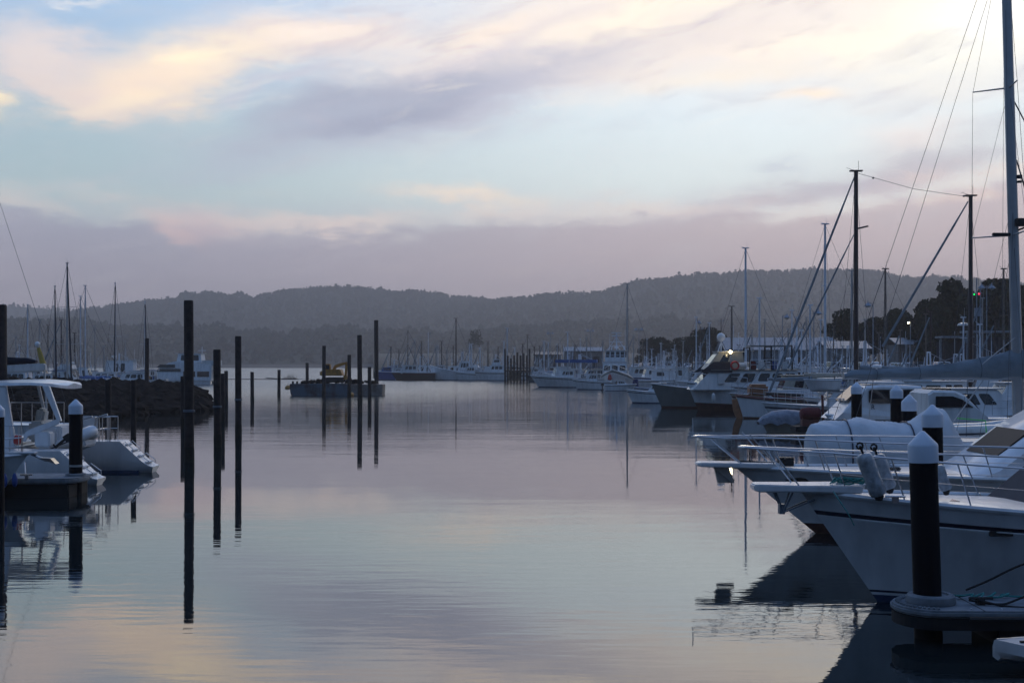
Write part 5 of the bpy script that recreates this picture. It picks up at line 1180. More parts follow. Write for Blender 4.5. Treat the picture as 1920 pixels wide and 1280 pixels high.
# ------------------------------------------------------------ barge and excavator
def barge():
    D = 153.0; k = D / FP; t = thing('barge', 'flat steel work barge with heaped rock on deck, moored in mid channel', 'barge', (XW(632, D), D, 0), R(1))
    h = ZW(719, D); w = 173 * k
    mb = MB(); prof = [(-w / 2, h), (-w / 2 + .15, .2), (-w / 2 + .6, -.5), (w * .12, -.5), (w * .12, h)]; mb.prism(prof, 4.4, 'XZ', 1.0); obj('hull', mb, 'bargem', t, bevel=.06)
    mb = MB(); mb.prism([(w * .12 + .05, h * .93), (w * .12 + .05, -.5), (w / 2 - .1, -.5), (w / 2, h * .93)], 4.0, 'XZ', 1.2); obj('stern_section', mb, 'bargelt', t, bevel=.06)
    mb = MB(); r = random.Random(5)
    for i in range(70):
        x = r.uniform(-w * .38, w * .42); hgt = .45 * math.exp(-((x - 0) / (w * .3)) ** 2); s = r.uniform(.2, .45)
        mb.box((x, 1 + r.uniform(-1.6, 1.6), h + hgt * r.random() + .1), (s * 1.6, s, s * .8), rz=r.uniform(0, 3), ry=r.uniform(-.5, .5), taper=.7)
    obj('rock_heap', mb, 'rock', t, bevel=.05)
    mb = MB()
    for x in (-w / 2 + .4, -w / 2 + .9): mb.tube([(x, -1, h), (x, -1, h + .3)], .12, 8)
    obj('bollards', mb, 'black', t)
    return h
bh = barge()
def excavator():
    D = 154.0; k = D / FP; t = thing('excavator', 'yellow excavator standing on the barge with its arm folded', 'excavator', (XW(626, D), D, bh + .1), 0)
    X_ = lambda px: (px - 626) * k; Z_ = lambda py: ZW(py, D) - bh - .1
    for s in (1, -1):
        mb = MB(); mb.prism(rpoly(X_(608), X_(646), .02, .65, .3), .5, 'XZ', s * 1.0); obj('track', mb, 'black', t, bevel=.04)
    mb = MB(); mb.prism([(X_(602), .85), (X_(602), Z_(697)), (X_(612), Z_(692)), (X_(640), Z_(692)), (X_(644), .85)], 2.3); b_ = obj('body', mb, 'yellow', t, bevel=.08)
    mb = MB(); mb.prism([(X_(609), Z_(694)), (X_(610), Z_(682)), (X_(621), Z_(682)), (X_(622), Z_(694))], 1.0, 'XZ', -.5); cb = obj('cab', mb, 'yellow', t, bevel=.06)
    mb = MB(); mb.prism([(X_(611), Z_(692)), (X_(612), Z_(684)), (X_(619), Z_(684)), (X_(620), Z_(692))], 1.04, 'XZ', -.5); obj('cab_window', mb, 'glass', cb)
    mb = MB(); mb.prism([(X_(622), Z_(694)), (X_(628), Z_(684)), (X_(641), Z_(680)), (X_(652), Z_(678)), (X_(652), Z_(682)), (X_(642), Z_(685)), (X_(631), Z_(689)), (X_(628), Z_(695))], .4); a = obj('boom', mb, 'yellow', t, bevel=.03)
    mb = MB(); mb.prism([(X_(648), Z_(679)), (X_(653), Z_(680)), (X_(650), Z_(705)), (X_(646), Z_(705))], .3); obj('stick', mb, 'yellow', a, bevel=.03)
    mb = MB(); mb.prism([(X_(644), Z_(703)), (X_(651), Z_(703)), (X_(653), Z_(710)), (X_(646), Z_(712))], .8); obj('bucket', mb, 'yellow', a, bevel=.03)
excavator()
for px, py, lab in ((658, 743, 'yellow round buoy in front of the barge'), (540, 705, 'small yellow buoy on the water left of the barge')):
    Db = DW(py) if py > 710 else 190; t = thing('buoy', lab, 'buoy', (XW(px, Db), Db, .18), 0); r = 6 / FP * Db
    mb = MB(); mb.sphere((0, 0, 0), r, 14, .85); obj('float', mb, 'yellow', t, True)
    mb = MB(); mb.tube([(0, 0, r * .8), (0, 0, r * 1.3)], r * .1, 6); obj('ring', mb, 'black', t)
# half sunk branches on the mud
def branches():
    D = 300; t = thing('driftwood', 'tangle of dead branches stuck on the low mudbank', 'driftwood', (XW(546, D), D, .05), 0); r = random.Random(8); mb = MB()
    for i in range(26):
        a = r.uniform(-1, 1); x = r.uniform(-1.2, 1.2); h = r.uniform(.2, 1.4); mb.tube([(x, 0, 0), (x + a * .4, r.uniform(-.4, .4), h * .6), (x + a * 1.1, r.uniform(-.6, .6), h)], .06, 4, 0, .02)
    mb.tube([(-6, 0, .35), (-3, 0, .1), (-1, 0, .12), (1.5, 0, .1)], .1, 5); obj('branches', mb, 'rust', t)
branches()

# ------------------------------------------------------------ breakwater
def breakwater():
    t = thing('breakwater', 'long dark rock breakwater running in from the left behind the catamaran', 'breakwater', (0, 0, 0)); r = random.Random(3)
    crest = [(-500, 2.2), (0, 2.1), (200, 1.95), (300, 1.85), (345, 1.6), (375, 1.1), (398, .1)]
    mb = MB(); cols = []
    for i in range(90):
        px = -500 + i * 10; Dc = 112 - (px - 400) * -.012; h = interp(crest, px); wf = 6 + 18 * min(1, max(0, (400 - px) / 300)); col = []
        for f, z in ((1.0, -.6), (.66, h * .38), (.3, h * .8), (0, h), (-.3, h * .9), (-1, -.6)):
            DD = Dc - wf * f if f > 0 else Dc - 8 * f
            col.append(Vector((XW(px, DD), DD, z + (.45 * mnoise.noise((px * .09, DD * .35, 2)) if z > 0 else 0))))
        cols.append(col)
    mb.loft(cols, False, False); obj('core', mb, 'rock', t)
    mb = MB(); ico = [(0, 0, 1)] + [(.9 * cos(k * 1.2566), .9 * sin(k * 1.2566), .4) for k in range(5)] + [(.9 * cos(k * 1.2566 + .6), .9 * sin(k * 1.2566 + .6), -.4) for k in range(5)] + [(0, 0, -1)]
    F = [(0, 1 + k, 1 + (k + 1) % 5) for k in range(5)] + [(1 + k, 6 + k, 1 + (k + 1) % 5) for k in range(5)] + [(1 + (k + 1) % 5, 6 + k, 6 + (k + 1) % 5) for k in range(5)] + [(6 + k, 11, 6 + (k + 1) % 5) for k in range(5)]
    for i in range(2400):
        px = r.uniform(-300, 402); h = interp(crest, px); wf = 6 + 18 * min(1, max(0, (400 - px) / 300)); f = r.uniform(-.2, 1.02); Dc = 112 - (px - 400) * -.012; DD = Dc - wf * f
        z = interp([(-.2, h * .95), (0, h), (.3, h * .8), (.66, h * .38), (1, 0)], f); s = (.22 + .95 * r.random() ** 2.2) * (1.1 if px < 380 else .6)
        a = r.uniform(0, 6); ca, sa = cos(a), sin(a)
        mb.add([(XW(px, DD) + (x * ca - y * sa) * s * r.uniform(.8, 1.2), DD + (x * sa + y * ca) * s, z + zz * s * .6 * r.uniform(.7, 1.1)) for x, y, zz in ico], F)
    o = obj('boulders', mb, 'rock', t); o['kind'] = 'stuff'
breakwater()

# ------------------------------------------------------------ left marina beyond the breakwater
for (px, top, D, L, mm, r_, lab, rz, fu, sp, cv) in [
    (52, 572, 148, 8.5, 'whitemast', .09, 'yacht whose thin mast stands nearest the left edge', 118, None, 1, 'canvas'),
    (103, 537, 158, 9.5, 'alu', .10, 'yacht with a dark furled headsail, left of the tallest left mast', -68, 'darkcanvas', 1, 'bluecanvas'),
    (126, 494, 150, 11.5, 'alu', .13, 'yacht with the tallest mast of the left marina and dark furled sails', -65, 'darkcanvas', 2, 'darkcanvas'),
    (151, 556, 165, 8.5, 'whitemast', .09, 'yacht with a wind vane on its slim white mast, right of the tallest left mast', 175, None, 1, 'bluecanvas'),
    (160, 536, 172, 9.5, 'whitemast', .10, 'yacht with a plain pale mast second right of the tallest left mast', 186, None, 2, 'bluecanvas'),
    (216, 531, 185, 10, 'whitemast', .11, 'yacht with a dark furled forestay beside the small white trawler', -74, 'darkcanvas', 1, 'canvas'),
    (272, 566, 192, 9, 'whitemast', .10, 'yacht whose mast rises behind the pile left of the ferry', -70, 'darkcanvas', 1, 'canvas'),
    (90, 610, 200, 7.5, 'teak', .10, 'small yacht with a short mast deep in the left marina', 182, None, 0, 'canvas')]:
    sailboat(lab, px, D, R(rz), L, ZW(top, D), mm=mm, r=r_, cover=cv, furl=fu, spr=sp, group='yachts beyond the breakwater')
motorboat('small white trawler with two dark wheelhouse windows and a lifebuoy, beyond the breakwater', 222, 200, R(180), 9.0, F=1.9, Fs=1.4, cab=(-.3, .22, 2.5), rf=.3, wins=[('B', .3, .45, .35, .85), ('B', .52, .67, .35, .85), ('F', .1, .9, .5, .85)], gear=[('lamps', .5, 5), ('aerial', .2, .3, 4.4, 1.6), ('radar', .8, 4.6)], name='trawler', cat='trawler')
for px, D, lab in ((20, 150, 'low white boat leftmost behind the breakwater crest'), (68, 158, 'white motor boat under the yellow flag pole'), (118, 175, 'white boat under the tallest left mast'), (148, 190, 'white boat with dark canopy behind the dark sail bundle'), (186, 178, 'white cabin boat left of the small white trawler'), (240, 172, 'low white boat in front of the small white trawler'), (268, 205, 'white boat between the small trawler and the ferry')):
    motorboat(lab, px, D, R(180 + rr.uniform(-14, 14)), rr.uniform(6.5, 8.5), F=1.6, Fs=1.3, cab=(-.28, rr.uniform(.1, .2), rr.uniform(.9, 1.4)), group='boats beyond the breakwater', canopy=(-.45, -.2, 2.9, 'bluecanvas') if rr.random() < .4 else None, gear=[('aerial', 0, .5, 2.4, 2.4)])
def ferry():
    D = 232.0; k = D / FP; t = thing('ferry', 'white passenger catamaran with a long raked front and raised wheelhouse behind the tallest pile', 'ferry', (XW(343, D), D, 0), R(180))
    X_ = lambda px: -(px - 343) * k; Z_ = lambda py: ZW(py, D)
    for s in (1, -1):
        mb = MB(); mb.loft([[Vector((X_(283), s * 1.9, Z_(712))), Vector((X_(292), s * 1.9, 0.0)), Vector((X_(292), s * 1.85, 0.0)), Vector((X_(283), s * 1.85, Z_(712)))]] + [[Vector((X_(p), s * 2.4, Z_(712 - 0))), Vector((X_(p), s * 2.3, -.3)), Vector((X_(p), s * 1.2, -.3)), Vector((X_(p), s * 1.1, Z_(712)))] for p in (310, 345, 400)], True, True); obj('hull', mb, 'gel', t, True)
    prof = [(X_(284), Z_(714)), (X_(292), Z_(705)), (X_(304), Z_(690)), (X_(322), Z_(680)), (X_(338), Z_(677)), (X_(402), Z_(683)), (X_(402), Z_(714))]
    rings = [[Vector((x, y * (1 if z < Z_(700) else .92), z)) for x, z in prof] for y in (-2.5, 2.5)]
    mb = MB(); mb.loft(rings, True, True); c = obj('passenger_cabin', mb, 'gel', t, bevel=.1)
    for (a, b_, c_, d_) in ((300, 335, 689, 683), (297, 345, 696, 691), (350, 372, 706, 696), (376, 398, 706, 696)):
        for s in (1, -1):
            mb = MB(); mb.prism([(X_(b_), Z_(c_)), (X_(a), Z_(c_)), (X_(a + (7 if a < 340 else 0)), Z_(d_)), (X_(b_), Z_(d_))], .04, 'XZ', s * 2.47); obj('window', mb, 'glass', c)
    c2 = cabin(t, X_(382), X_(335), 3.2, Z_(680), Z_(663), .3, .2, 3.0, 'gel', [('F', .06, .94, .3, .85), ('B', .1, .4, .25, .85), ('B', .5, .85, .25, .85)], (.8, .3, .15), name='wheelhouse')
    mb = MB(); mb.tube([(X_(379), 0, Z_(662)), (X_(379), 0, Z_(650))], .06, 6); mb.tube([(X_(372), 0, Z_(657)), (X_(386), 0, Z_(657))], .05, 5); obj('signal_mast', mb, 'whitemast', t)
    mb = MB(); mb.box((X_(402) + .6, 0, Z_(694)), (3.2, 4.4, .12)); mb.box((X_(402) + .4, 0, Z_(680)), (2.6, 4.4, .9)); obj('aft_deck', mb, 'gel2', t, bevel=.05)
ferry()
def flagpole():
    D = 62; t = thing('flag_pole', 'slanting pole wrapped in yellow cloth with a pale round top, at far left', 'pole', (XW(82, D), D, 0), 0)
    a, b_ = P(83, 690, D) - Vector((XW(82, D), D, 0)), P(70, 645, D) - Vector((XW(82, D), D, 0))
    mb = MB(); mb.tube([(a.x + .15, 0, 1.0), a, b_], .05, 8); obj('pole', mb, 'alu', t, True)
    mb = MB(); mb.tube([a.lerp(b_, .15), a.lerp(b_, .6), a.lerp(b_, .85)], .14, 10, 0, .08); obj('yellow_wrap', mb, 'yel', t, True)
    mb = MB(); mb.sphere(b_, .13, 10); obj('top_ball', mb, 'gel', t, True)
    mb = MB(); mb.box((.15, 0, .7), (.8, .8, .9)); obj('base_float', mb, 'pontdark', t, bevel=.05)
flagpole()

# ------------------------------------------------------------ left: catamaran, pontoon, boats
def catamaran():
    Y = 43.2; t = thing('catamaran', 'white catamaran with curved hardtop and two stepped sterns facing right', 'catamaran', (XW(174, 40.05) - 6.0, Y, 0), 0)
    ox = XW(174, 40.05) - 6.0
    for nm, y, xs in (('near', -2.3, 0), ('far', 2.6, .38)):
        D = Y + y; rings = []
        top = 1.12
        for x, zt, w in ((-8, top, .8), (-4, top, .75), (0, top, .66), (3.9 + xs, top, .56), (4.86 + xs, top, .52), (5.62 + xs, .42, .5), (5.86 + xs, .26, .48), (6.0 + xs, .22, .44)):
            rings.append([Vector((x, y + w, zt)), Vector((x, y + w * .96, .5 if zt > .7 else zt * .7)), Vector((x - .05, y + w * .7, .05)), Vector((x - .15, y, -.3)), Vector((x - .05, y - w * .7, .05)), Vector((x, y - w * .96, .5 if zt > .7 else zt * .7)), Vector((x, y - w, zt)), Vector((x, y, zt))])
        mb = MB(); mb.loft(rings, True, True); h = obj('hull', mb, 'gel', t, True)
        mb = MB()
        for k in range(3):
            f = (k + .6) / 3.4; x = 4.86 + xs + f * .76; z = top + (.42 - top) * f; mb.box((x, y, z + .0), (.16, .7, .04))
        mb.box((5.72 + xs, y, .37), (.2, .7, .03)); obj('stern_steps', mb, 'gel2', h, bevel=.01)
        mb = MB(); 
        for s in (1, -1):
            yy = y + s * .42; mb.tube([(4.95 + xs, yy, 1.02), (5.02 + xs, yy, 1.1), (5.3 + xs, yy, .84), (5.3 + xs, yy, .72)], .016, 6)
            mb.tube([(5.45 + xs, yy, .58), (5.52 + xs, yy, .66), (5.85 + xs, yy, .42), (5.86 + xs, yy, .3)], .016, 6)
        obj('hand_rail', mb, 'steel', h)
        mb = MB(); mb.loft([[v + Vector((.002 if i else 0, 0, 0)) for i, v in enumerate([Vector((x, y + w_, -.02)), Vector((x, y + w_, .09)), Vector((x, y - w_, .09)), Vector((x, y - w_, -.02))])] for x, w_ in ((-8, .76), (0, .6), (5.5 + xs, .46))], True, True); obj('waterline_band', mb, 'boot', h)
    mb = MB(); mb.box((-2.8, .15, .82), (11.4, 4.2, .62)); obj('bridge_deck', mb, 'gel', t, bevel=.08)
    mb = MB(); mb.box((-3, .15, 1.15), (11, 4.6, .07)); obj('cockpit_floor', mb, 'gel2', t)
    # coach roof side and hardtop
    zt = ZW(722, Y - 1.5); X_ = lambda px, D=Y - 1.5: XW(px, D) - ox
    mb = MB(); rings = []
    for i, (px, dz_) in enumerate(((-160, -.04), (-60, 0), (10, .05), (60, .06), (90, .02), (100, -.03), (108, -.07))):
        x = X_(px); sq = (1, 1, 1, .95, .8, .62, .4)[i]; rings.append([Vector((x, .12 + (-1.82 + y_) * sq, zt + dz_ + zz)) for y_, zz in ((0, -.06), (.05, .03), (1.8, .12), (3.6, .03), (3.65, -.06), (1.8, -.08))])
    mb.loft(rings, True, True); obj('hardtop', mb, 'gel', t, True)
    for y_ in (-1.6, 1.9):
        Dd = Y + y_; wd = (80, 93, 116, 108) if y_ < 0 else (68, 74, 88, 83)
        mb = MB(); mb.prism([(X_(wd[0], Dd), zt - .02), (X_(wd[1], Dd), zt - .02), (X_(wd[2], Dd), ZW(789, Y - 1.5)), (X_(wd[3], Dd), ZW(789, Y - 1.5))], .14 if y_ < 0 else .08, 'XZ', y_); obj('hardtop_strut', mb, 'gel', t, bevel=.02)
        mb = MB(); mb.prism([(X_(-200), zt - .03), (X_(12, Dd), zt - .03), (X_(30, Dd), 1.16), (X_(-200), 1.16)], .12, 'XZ', y_); w = obj('cabin_side', mb, 'gel', t, bevel=.03)
        mb = MB(); mb.prism([(X_(-150), zt - .3), (X_(-22, Dd), zt - .3), (X_(-14, Dd), zt - .9), (X_(-150), zt - .9)], .16, 'XZ', y_); obj('window', mb, 'glass', w)
    mb = MB(); mb.prism([(X_(47), 1.35), (X_(50), 1.62), (X_(60), 1.74), (X_(114), 2.10), (X_(116), 1.93), (X_(70), 1.58), (X_(57), 1.52), (X_(53), 1.35)], .08, 'XZ', -1.7); obj('targa_wing', mb, 'gel', t, bevel=.02)
    mb = MB(); mb.box((X_(86), -1.6, 1.42), (.5, .5, .5)); mb.box((X_(78), -.6, 1.45), (.5, .5, .55)); mb.box((X_(118, 43.4), .2, 1.5), (.55, 1.8, .6)); obj('cockpit_locker', mb, 'gel', t, bevel=.05)
    mb = MB(); mb.box((X_(33), .6, 2.0), (.3, .5, .7), ry=.2); mb.box((X_(43), .2, 1.6), (.5, 1.2, .7)); obj('helm_seat', mb, 'gel2', t, bevel=.08)
    mb = MB(); mb.tube([(X_(34), -1.75, 1.42), (X_(43), -1.75, 1.40)], .15, 12); obj('life_ring_bag', mb, 'red', t, True)
    railing(t, [(X_(p), -2.9, 1.14) for p in (-60, -20, 5, 28, 50, 66)], .78, .016)
    railing(t, [(X_(p, 45.3), 2.1, 1.15) for p in (20, 40, 60, 80, 100, 120)], 1.35, .02)
    railing(t, [(X_(186, 45.6), y_, 1.12) for y_ in (1.9, 2.4, 3.3)], .85, .02); railing(t, [(X_(p, 46.5), 3.0, 1.12) for p in (190, 208, 226)], .85, .02); railing(t, [(X_(p, 45.4), 2.2, 1.12) for p in (178, 192, 206)], .85, .02)
    mb = MB(); mb.box((X_(170, 45.9), 2.7, 1.75), (.6, .08, .6)); mb.box((X_(165, 46.4), 3.0, 1.45), (.5, .5, .6)); obj('stern_seat', mb, 'gel', t, bevel=.04)
    # davits
    mb = MB()
    for y_ in (-.7, .9): mb = MB(); mb.tube([(X_(130), y_, 1.2), (X_(136), y_, 2.0), (X_(158), y_, 2.12)], .04, 8); obj('davit', mb, 'alu', t, True)
    return ox, Y
cx, cy = catamaran()
tn = rib('small white tender slung between the catamaran sterns behind the capped pile', 140, 43.0, R(-8), 1.7, 'gel', z=.92); tn.rotation_euler = (0, -R(20), -R(8)); tn.scale = (1, .8, .85)
outb = thing('spare_outboard', 'black outboard motor tilted up beside the capped pile on the catamaran', 'outboard motor', (XW(112, 41.6), 41.6, 1.25), 0); outb.rotation_euler = (0, R(50), 0); outboard(outb, 0, 0, .2, s=.6)

def left_pontoon():
    t = thing('pontoon', 'left pontoon with a rounded grey end and black float carrying a capped pile', 'pontoon', (XW(142, 38), 38, 0), 0)
    poly = [(-.02 + .34 * cos(R(a)) * 1.2 - .05, .95 * sin(R(a))) for a in range(-90, 91, 12)] + [(-9, .95), (-9, -1.2)]
    mb = MB(); mb.prism(poly, .16, 'XY', .47); obj('deck_slab', mb, 'pont', t, bevel=.04)
    mb = MB(); mb.prism([(-9, -1.05), (.1, -.9), (.1, .8), (-9, .8)], 1.1, 'XY', -.15); obj('float', mb, 'pontdark', t, bevel=.04)
    mb = MB(); mb.lathe([(.21, .55), (.30, .55), (.29, .62), (.22, .63)], n=24); obj('pile_collar', mb, 'pont', t, True)
    mb = MB(); mb.box((-1.1, -.9, .6), (.1, .12, .12)); mb.tube([(-1.3, -.9, .66), (-.95, -.9, .66)], .03, 6); mb.tube([(-1.15, -.9, .66), (-1.25, -.7, 1.0)], .02, 6); obj('cleat', mb, 'steel', t)
left_pontoon()
def small_left():
    D = 36.6; L = 5.4; t = thing('runabout', 'small grey hulled boat with low bow rail, bow just showing at the left edge', 'runabout', (XW(52, D) - L / 2, D, 0), 0)
    H = hull(t, L, 1.9, 1.28, 1.0, over=.9, so=.1, bands=((.9, 1, 1),), mat_=['gel2', 'boot'], N=20, railr=.04, p=2.0)
    deckrail(t, H, .45, .97, 6, .5, r=.015)
    mb = MB(); mb.box((L / 2 - .2, 0, 1.33), (.9, .3, .06)); obj('bow_plank', mb, 'gel', t, bevel=.02)
    mb = MB(); mb.tube([(L / 2 + .1, 0, 1.3), (L / 2 + .5, 0, 1.12), (L / 2 + .75, 0, 1.1)], .04, 6); mb.prism([(L / 2 + .3, 1.2), (L / 2 + .85, 1.02), (L / 2 + .7, 1.18)], .3); obj('anchor', mb, 'steel', t)
    cabin(t, -1.2, .4, 1.5, 1.0, 1.75, .6, .1, 1.2, 'gel2', [('F', .1, .9, .2, .9)])
    for k in (0.15, .42):
        f = fender(t, (L / 2 - 0.15 - k * .9 + .1, -.42 - k * .4, .58), .08, .36, 'bluehull')
small_left()
def left_sloop():
    D = 47.5; t = thing('sailing_yacht', 'yacht at the left edge showing only its white boom and dark folded sail', 'sailing yacht', (XW(75, D) - 6.4, D + .6, 0), R(180)); 
    H = hull(t, 11.5, 3.4, 1.3, 1.1, over=1.2, so=.5, bands=((.93, 1, 1),), mat_=['gel', 'boot'], tf=.6, N=18)
    cabin(t, -1.6, 2.6, 2.0, 1.1, 1.7, .8, .2, 1.7, 'gel', [('B', .2, .4, .3, .8), ('B', .5, .7, .3, .8)])
    zb = ZW(690, D)
    mb = MB(); mb.prism([(-6.4, zb + .18), (-6.42, zb - .12), (-1.3, zb - .42), (-1.3, zb - .1)], .3, 'XZ', 0.0); bo = obj('boom', mb, 'gel2', t, bevel=.05)
    rings = []
    for i in range(14):
        f = i / 13; x = -6.05 + f * 4.6; h = .12 + .34 * min(1, f * 3) + .04 * sin(i * 1.7); z = zb + .18 - f * .32
        rings.append([Vector((x, (.12 + .08 * f) * cos(2 * pi * q / 10), z + h * (.5 + .5 * sin(2 * pi * q / 10)))) for q in range(10)])
    mb = MB(); mb.loft(rings, True, True); obj('folded_sail', mb, 'darkcanvas', bo, True)
    mast(t, -1.1, 1.5, 15.5, .11, 'alu', [(.4, 1.0), (.7, .8)], [(5.6, 0, 1.3), (-5.6, 0, 1.2), (-1.3, 1.5, 1.2, .7), (-1.3, -1.5, 1.2, .7)], wr=.008)
left_sloop()
def topping():
    D = 60.0; m_ = thing('sailing_boat', 'yacht at far left known by its lone leaning stay over the hill', 'sailing boat', place(-60, D, R(180), .6), R(180))
    hull(m_, 9, 2.8, 1.2, 1.0, over=1, so=.4, bands=((.93, 1, 1),), mat_=['gel', 'boot'], tf=.6, N=14)
    cabin(m_, -1.2, 2.0, 1.6, 1.0, 1.55, .6, .2, 1.4)
    mast(m_, .6, 1.4, 14.5, .09, 'alu', [(.5, .8)], [(4.3, 0, 1.2), (-4.3, 0, 1.1)], wr=.009)
topping()
def pod_pole(px, top, D, lab):
    t = thing('antenna_pole', lab, 'pole', (XW(px, D), D, 0), 0); mb = MB(); mb.tube([(0, 0, .5), (0, 0, ZW(top, D))], .05, 6); obj('pole', mb, 'alu', t)

# ------------------------------------------------------------ shore: lamps, sheds, cars, trees
def lamp_post(px, top, D, label, heads=1, h=None, double=False, sgn=1):
    g = gz(px, D); Z = ZW(top, D); t = thing('street_lamp', label, 'street lamp', (XW(px, D), D, g), 0, 'street lamps along the marina road'); H_ = Z - g
    mb = MB(); mb.tube([(0, 0, 0), (0, 0, H_ - .2)], .09, 8, 0, .05); obj('post', mb, 'lampm', t, True)
    for s in ((1, -1) if double else (sgn,)):
        mb = MB(); mb.tube([(0, 0, H_ - .45), (s * .45, 0, H_ - .1), (s * .6, 0, H_ - .15)], .035, 6); obj('arm', mb, 'lampm', t)
        mb = MB(); mb.lathe([(.04, H_ + .12), (.06, H_ - .1), (.16, H_ - .22), (.46, H_ - .5), (.46, H_ - .54)][::-1], (s * .6, 0, 0), 14); hd = obj('lamp_shade', mb, 'lampm', t, True)
        mb = MB(); mb.lathe([(.05, H_ - .72), (.24, H_ - .66), (.34, H_ - .55)], (s * .6, 0, 0), 12); obj('diffuser', mb, 'lampw', hd, True)
    return t
lamp_post(1850, 532, 150, 'double headed street lamp in front of the big right trees', double=True)
lamp_post(1637, 565, 150, 'street lamp right of the first timber mast', sgn=-1)
lamp_post(1526, 580, 160, 'street lamp left of the tall white mast', sgn=1)
lamp_post(1467, 588, 168, 'street lamp above the left part of the long shed')
lamp_post(1305, 600, 230, 'street lamp above the hedge')
lamp_post(1107, 617, 300, 'small double street lamp left of the trawler', double=True)
lamp_post(1198, 614, 270, 'small double street lamp above the left end of the hedge', double=True)
lamp_post(1032, 622, 330, 'farthest small double street lamp, above the blue canopy boat', double=True)
def signal_mast():
    D = 140.0; t = thing('signal_mast', 'pale pole with a green and a red light beside the double lamp', 'signal mast', (XW(1833, D), D, gz(1833, D)), 0); g = gz(1833, D); zt = ZW(520, D) - g
    mb = MB(); mb.tube([(-.1, 0, 0), (-.1, 0, zt)], .06, 6); mb.tube([(.3, 0, 0), (.3, 0, zt - 1.0)], .06, 6); mb.box((.1, 0, ZW(585, D) - g), (.9, .2, .9)); mb.tube([(-.5, 0, ZW(552, D) - g + .15), (.5, 0, ZW(552, D) - g + .15)], .04, 6); obj('frame', mb, 'lampm', t)
    mb = MB(); mb.sphere((-.42, -.12, ZW(552, D) - g), .085, 8); obj('green_light', mb, 'green', t); mb = MB(); mb.sphere((.12, -.12, ZW(551, D) - g), .11, 8); obj('red_light', mb, 'redl', t)
signal_mast()
def lit_pole():
    D = 175.0; g = gz(1703, D); t = thing('lamp_pole', 'lamp post with a single lit lamp glowing before the dark trees', 'lamp post', (XW(1703, D), D, g), 0); z = ZW(605, D) - g
    mb = MB(); mb.tube([(.3, 0, 0), (.3, 0, z + .1), (0, 0, z + .12)], .05, 6); obj('post', mb, 'lampm', t)
    mb = MB(); mb.sphere((0, -.05, z), .13, 10, .7); obj('lamp', mb, 'glow', t, True)
lit_pole()
def building(label, x0p, x1p, topp, D, depth, eave, wallm='wall', roofm='shed', ridge=.8, wins=0, name='building', cat='building'):
    px = (x0p + x1p) / 2; g = gz(px, D); x0, x1 = XW(x0p, D), XW(x1p, D); zt = ZW(topp, D) - g; w = x1 - x0
    t = thing(name, label, cat, (XW(px, D), D + depth / 2, g - .3), 0); ev = zt - ridge
    mb = MB(); mb.box((0, 0, (ev + .3) / 2), (w, depth, ev + .3)); wl = obj('wall', mb, wallm, t)
    mb = MB(); mb.add([(-w / 2 - .4, -depth / 2 - .5, ev + .25), (w / 2 + .4, -depth / 2 - .5, ev + .25), (w / 2 + .4, 0, zt + .3), (-w / 2 - .4, 0, zt + .3), (w / 2 + .4, depth / 2 + .5, ev + .25), (-w / 2 - .4, depth / 2 + .5, ev + .25),
        (-w / 2 - .4, -depth / 2 - .5, ev + .38), (w / 2 + .4, -depth / 2 - .5, ev + .38), (w / 2 + .4, 0, zt + .43), (-w / 2 - .4, 0, zt + .43), (w / 2 + .4, depth / 2 + .5, ev + .38), (-w / 2 - .4, depth / 2 + .5, ev + .38)],
        [(0, 1, 2, 3), (3, 2, 4, 5), (6, 9, 8, 7), (9, 11, 10, 8), (0, 6, 7, 1), (5, 4, 10, 11), (0, 3, 9, 6), (3, 5, 11, 9), (1, 7, 8, 2), (2, 8, 10, 4)]); obj('roof', mb, roofm, t)
    for i in range(wins):
        x = -w / 2 + w * (i + .5) / wins; mb = MB(); mb.box((x, -depth / 2 - .01, ev * .58), (w / wins * .45, .06, ev * .35)); obj('window', mb, 'glass', wl)
    mb = MB(); mb.box((w * .3, -depth / 2 - .012, ev * .38), (min(2.4, w * .12), .05, ev * .72)); obj('door', mb, 'dkwall', wl)
    return t
building('long grey blue shed behind the fishing boats', 1365, 1572, 633, 205, 10, 3, wins=4, ridge=2.0, wallm='shed')
building('low pale building with verandah right of the long shed', 1553, 1630, 640, 190, 8, 3, wins=3, ridge=1.1)
building('small white gabled hut between the trees', 1684, 1738, 634, 200, 7, 3, wins=2, ridge=1.0)
building('far shed with yellow brown roof above the blue canopy boat', 1003, 1052, 660, 335, 8, 3, wallm='teak', roofm='wood', ridge=.7, wins=2)
building('long grey roofed shed behind the trawler', 1060, 1130, 651, 330, 8, 3, ridge=1.0, wins=3)
def shelter(label, px, D, w, top):
    g = gz(px, D); t = thing('shelter', label, 'shelter', (XW(px, D), D, g), 0); z = ZW(top, D) - g
    mb = MB(); mb.box((0, 0, z), (w, 3, .25)); obj('roof', mb, 'shed', t, bevel=.05)
    for x in (-w * .42, w * .42): mb = MB(); mb.tube([(x, 0, 0), (x, 0, z)], .08, 6); obj('post', mb, 'lampm', t)
    mb = MB(); mb.box((0, 1.3, z * .45), (w * .9, .15, z * .85)); obj('back_wall', mb, 'dkwall', t)
shelter('flat roofed picnic shelter beneath the big trees left of the second timber mast', 1790, 165, 4.2, 632)
shelter('flat roofed shelter beneath the double street lamp', 1848, 160, 5.5, 622)
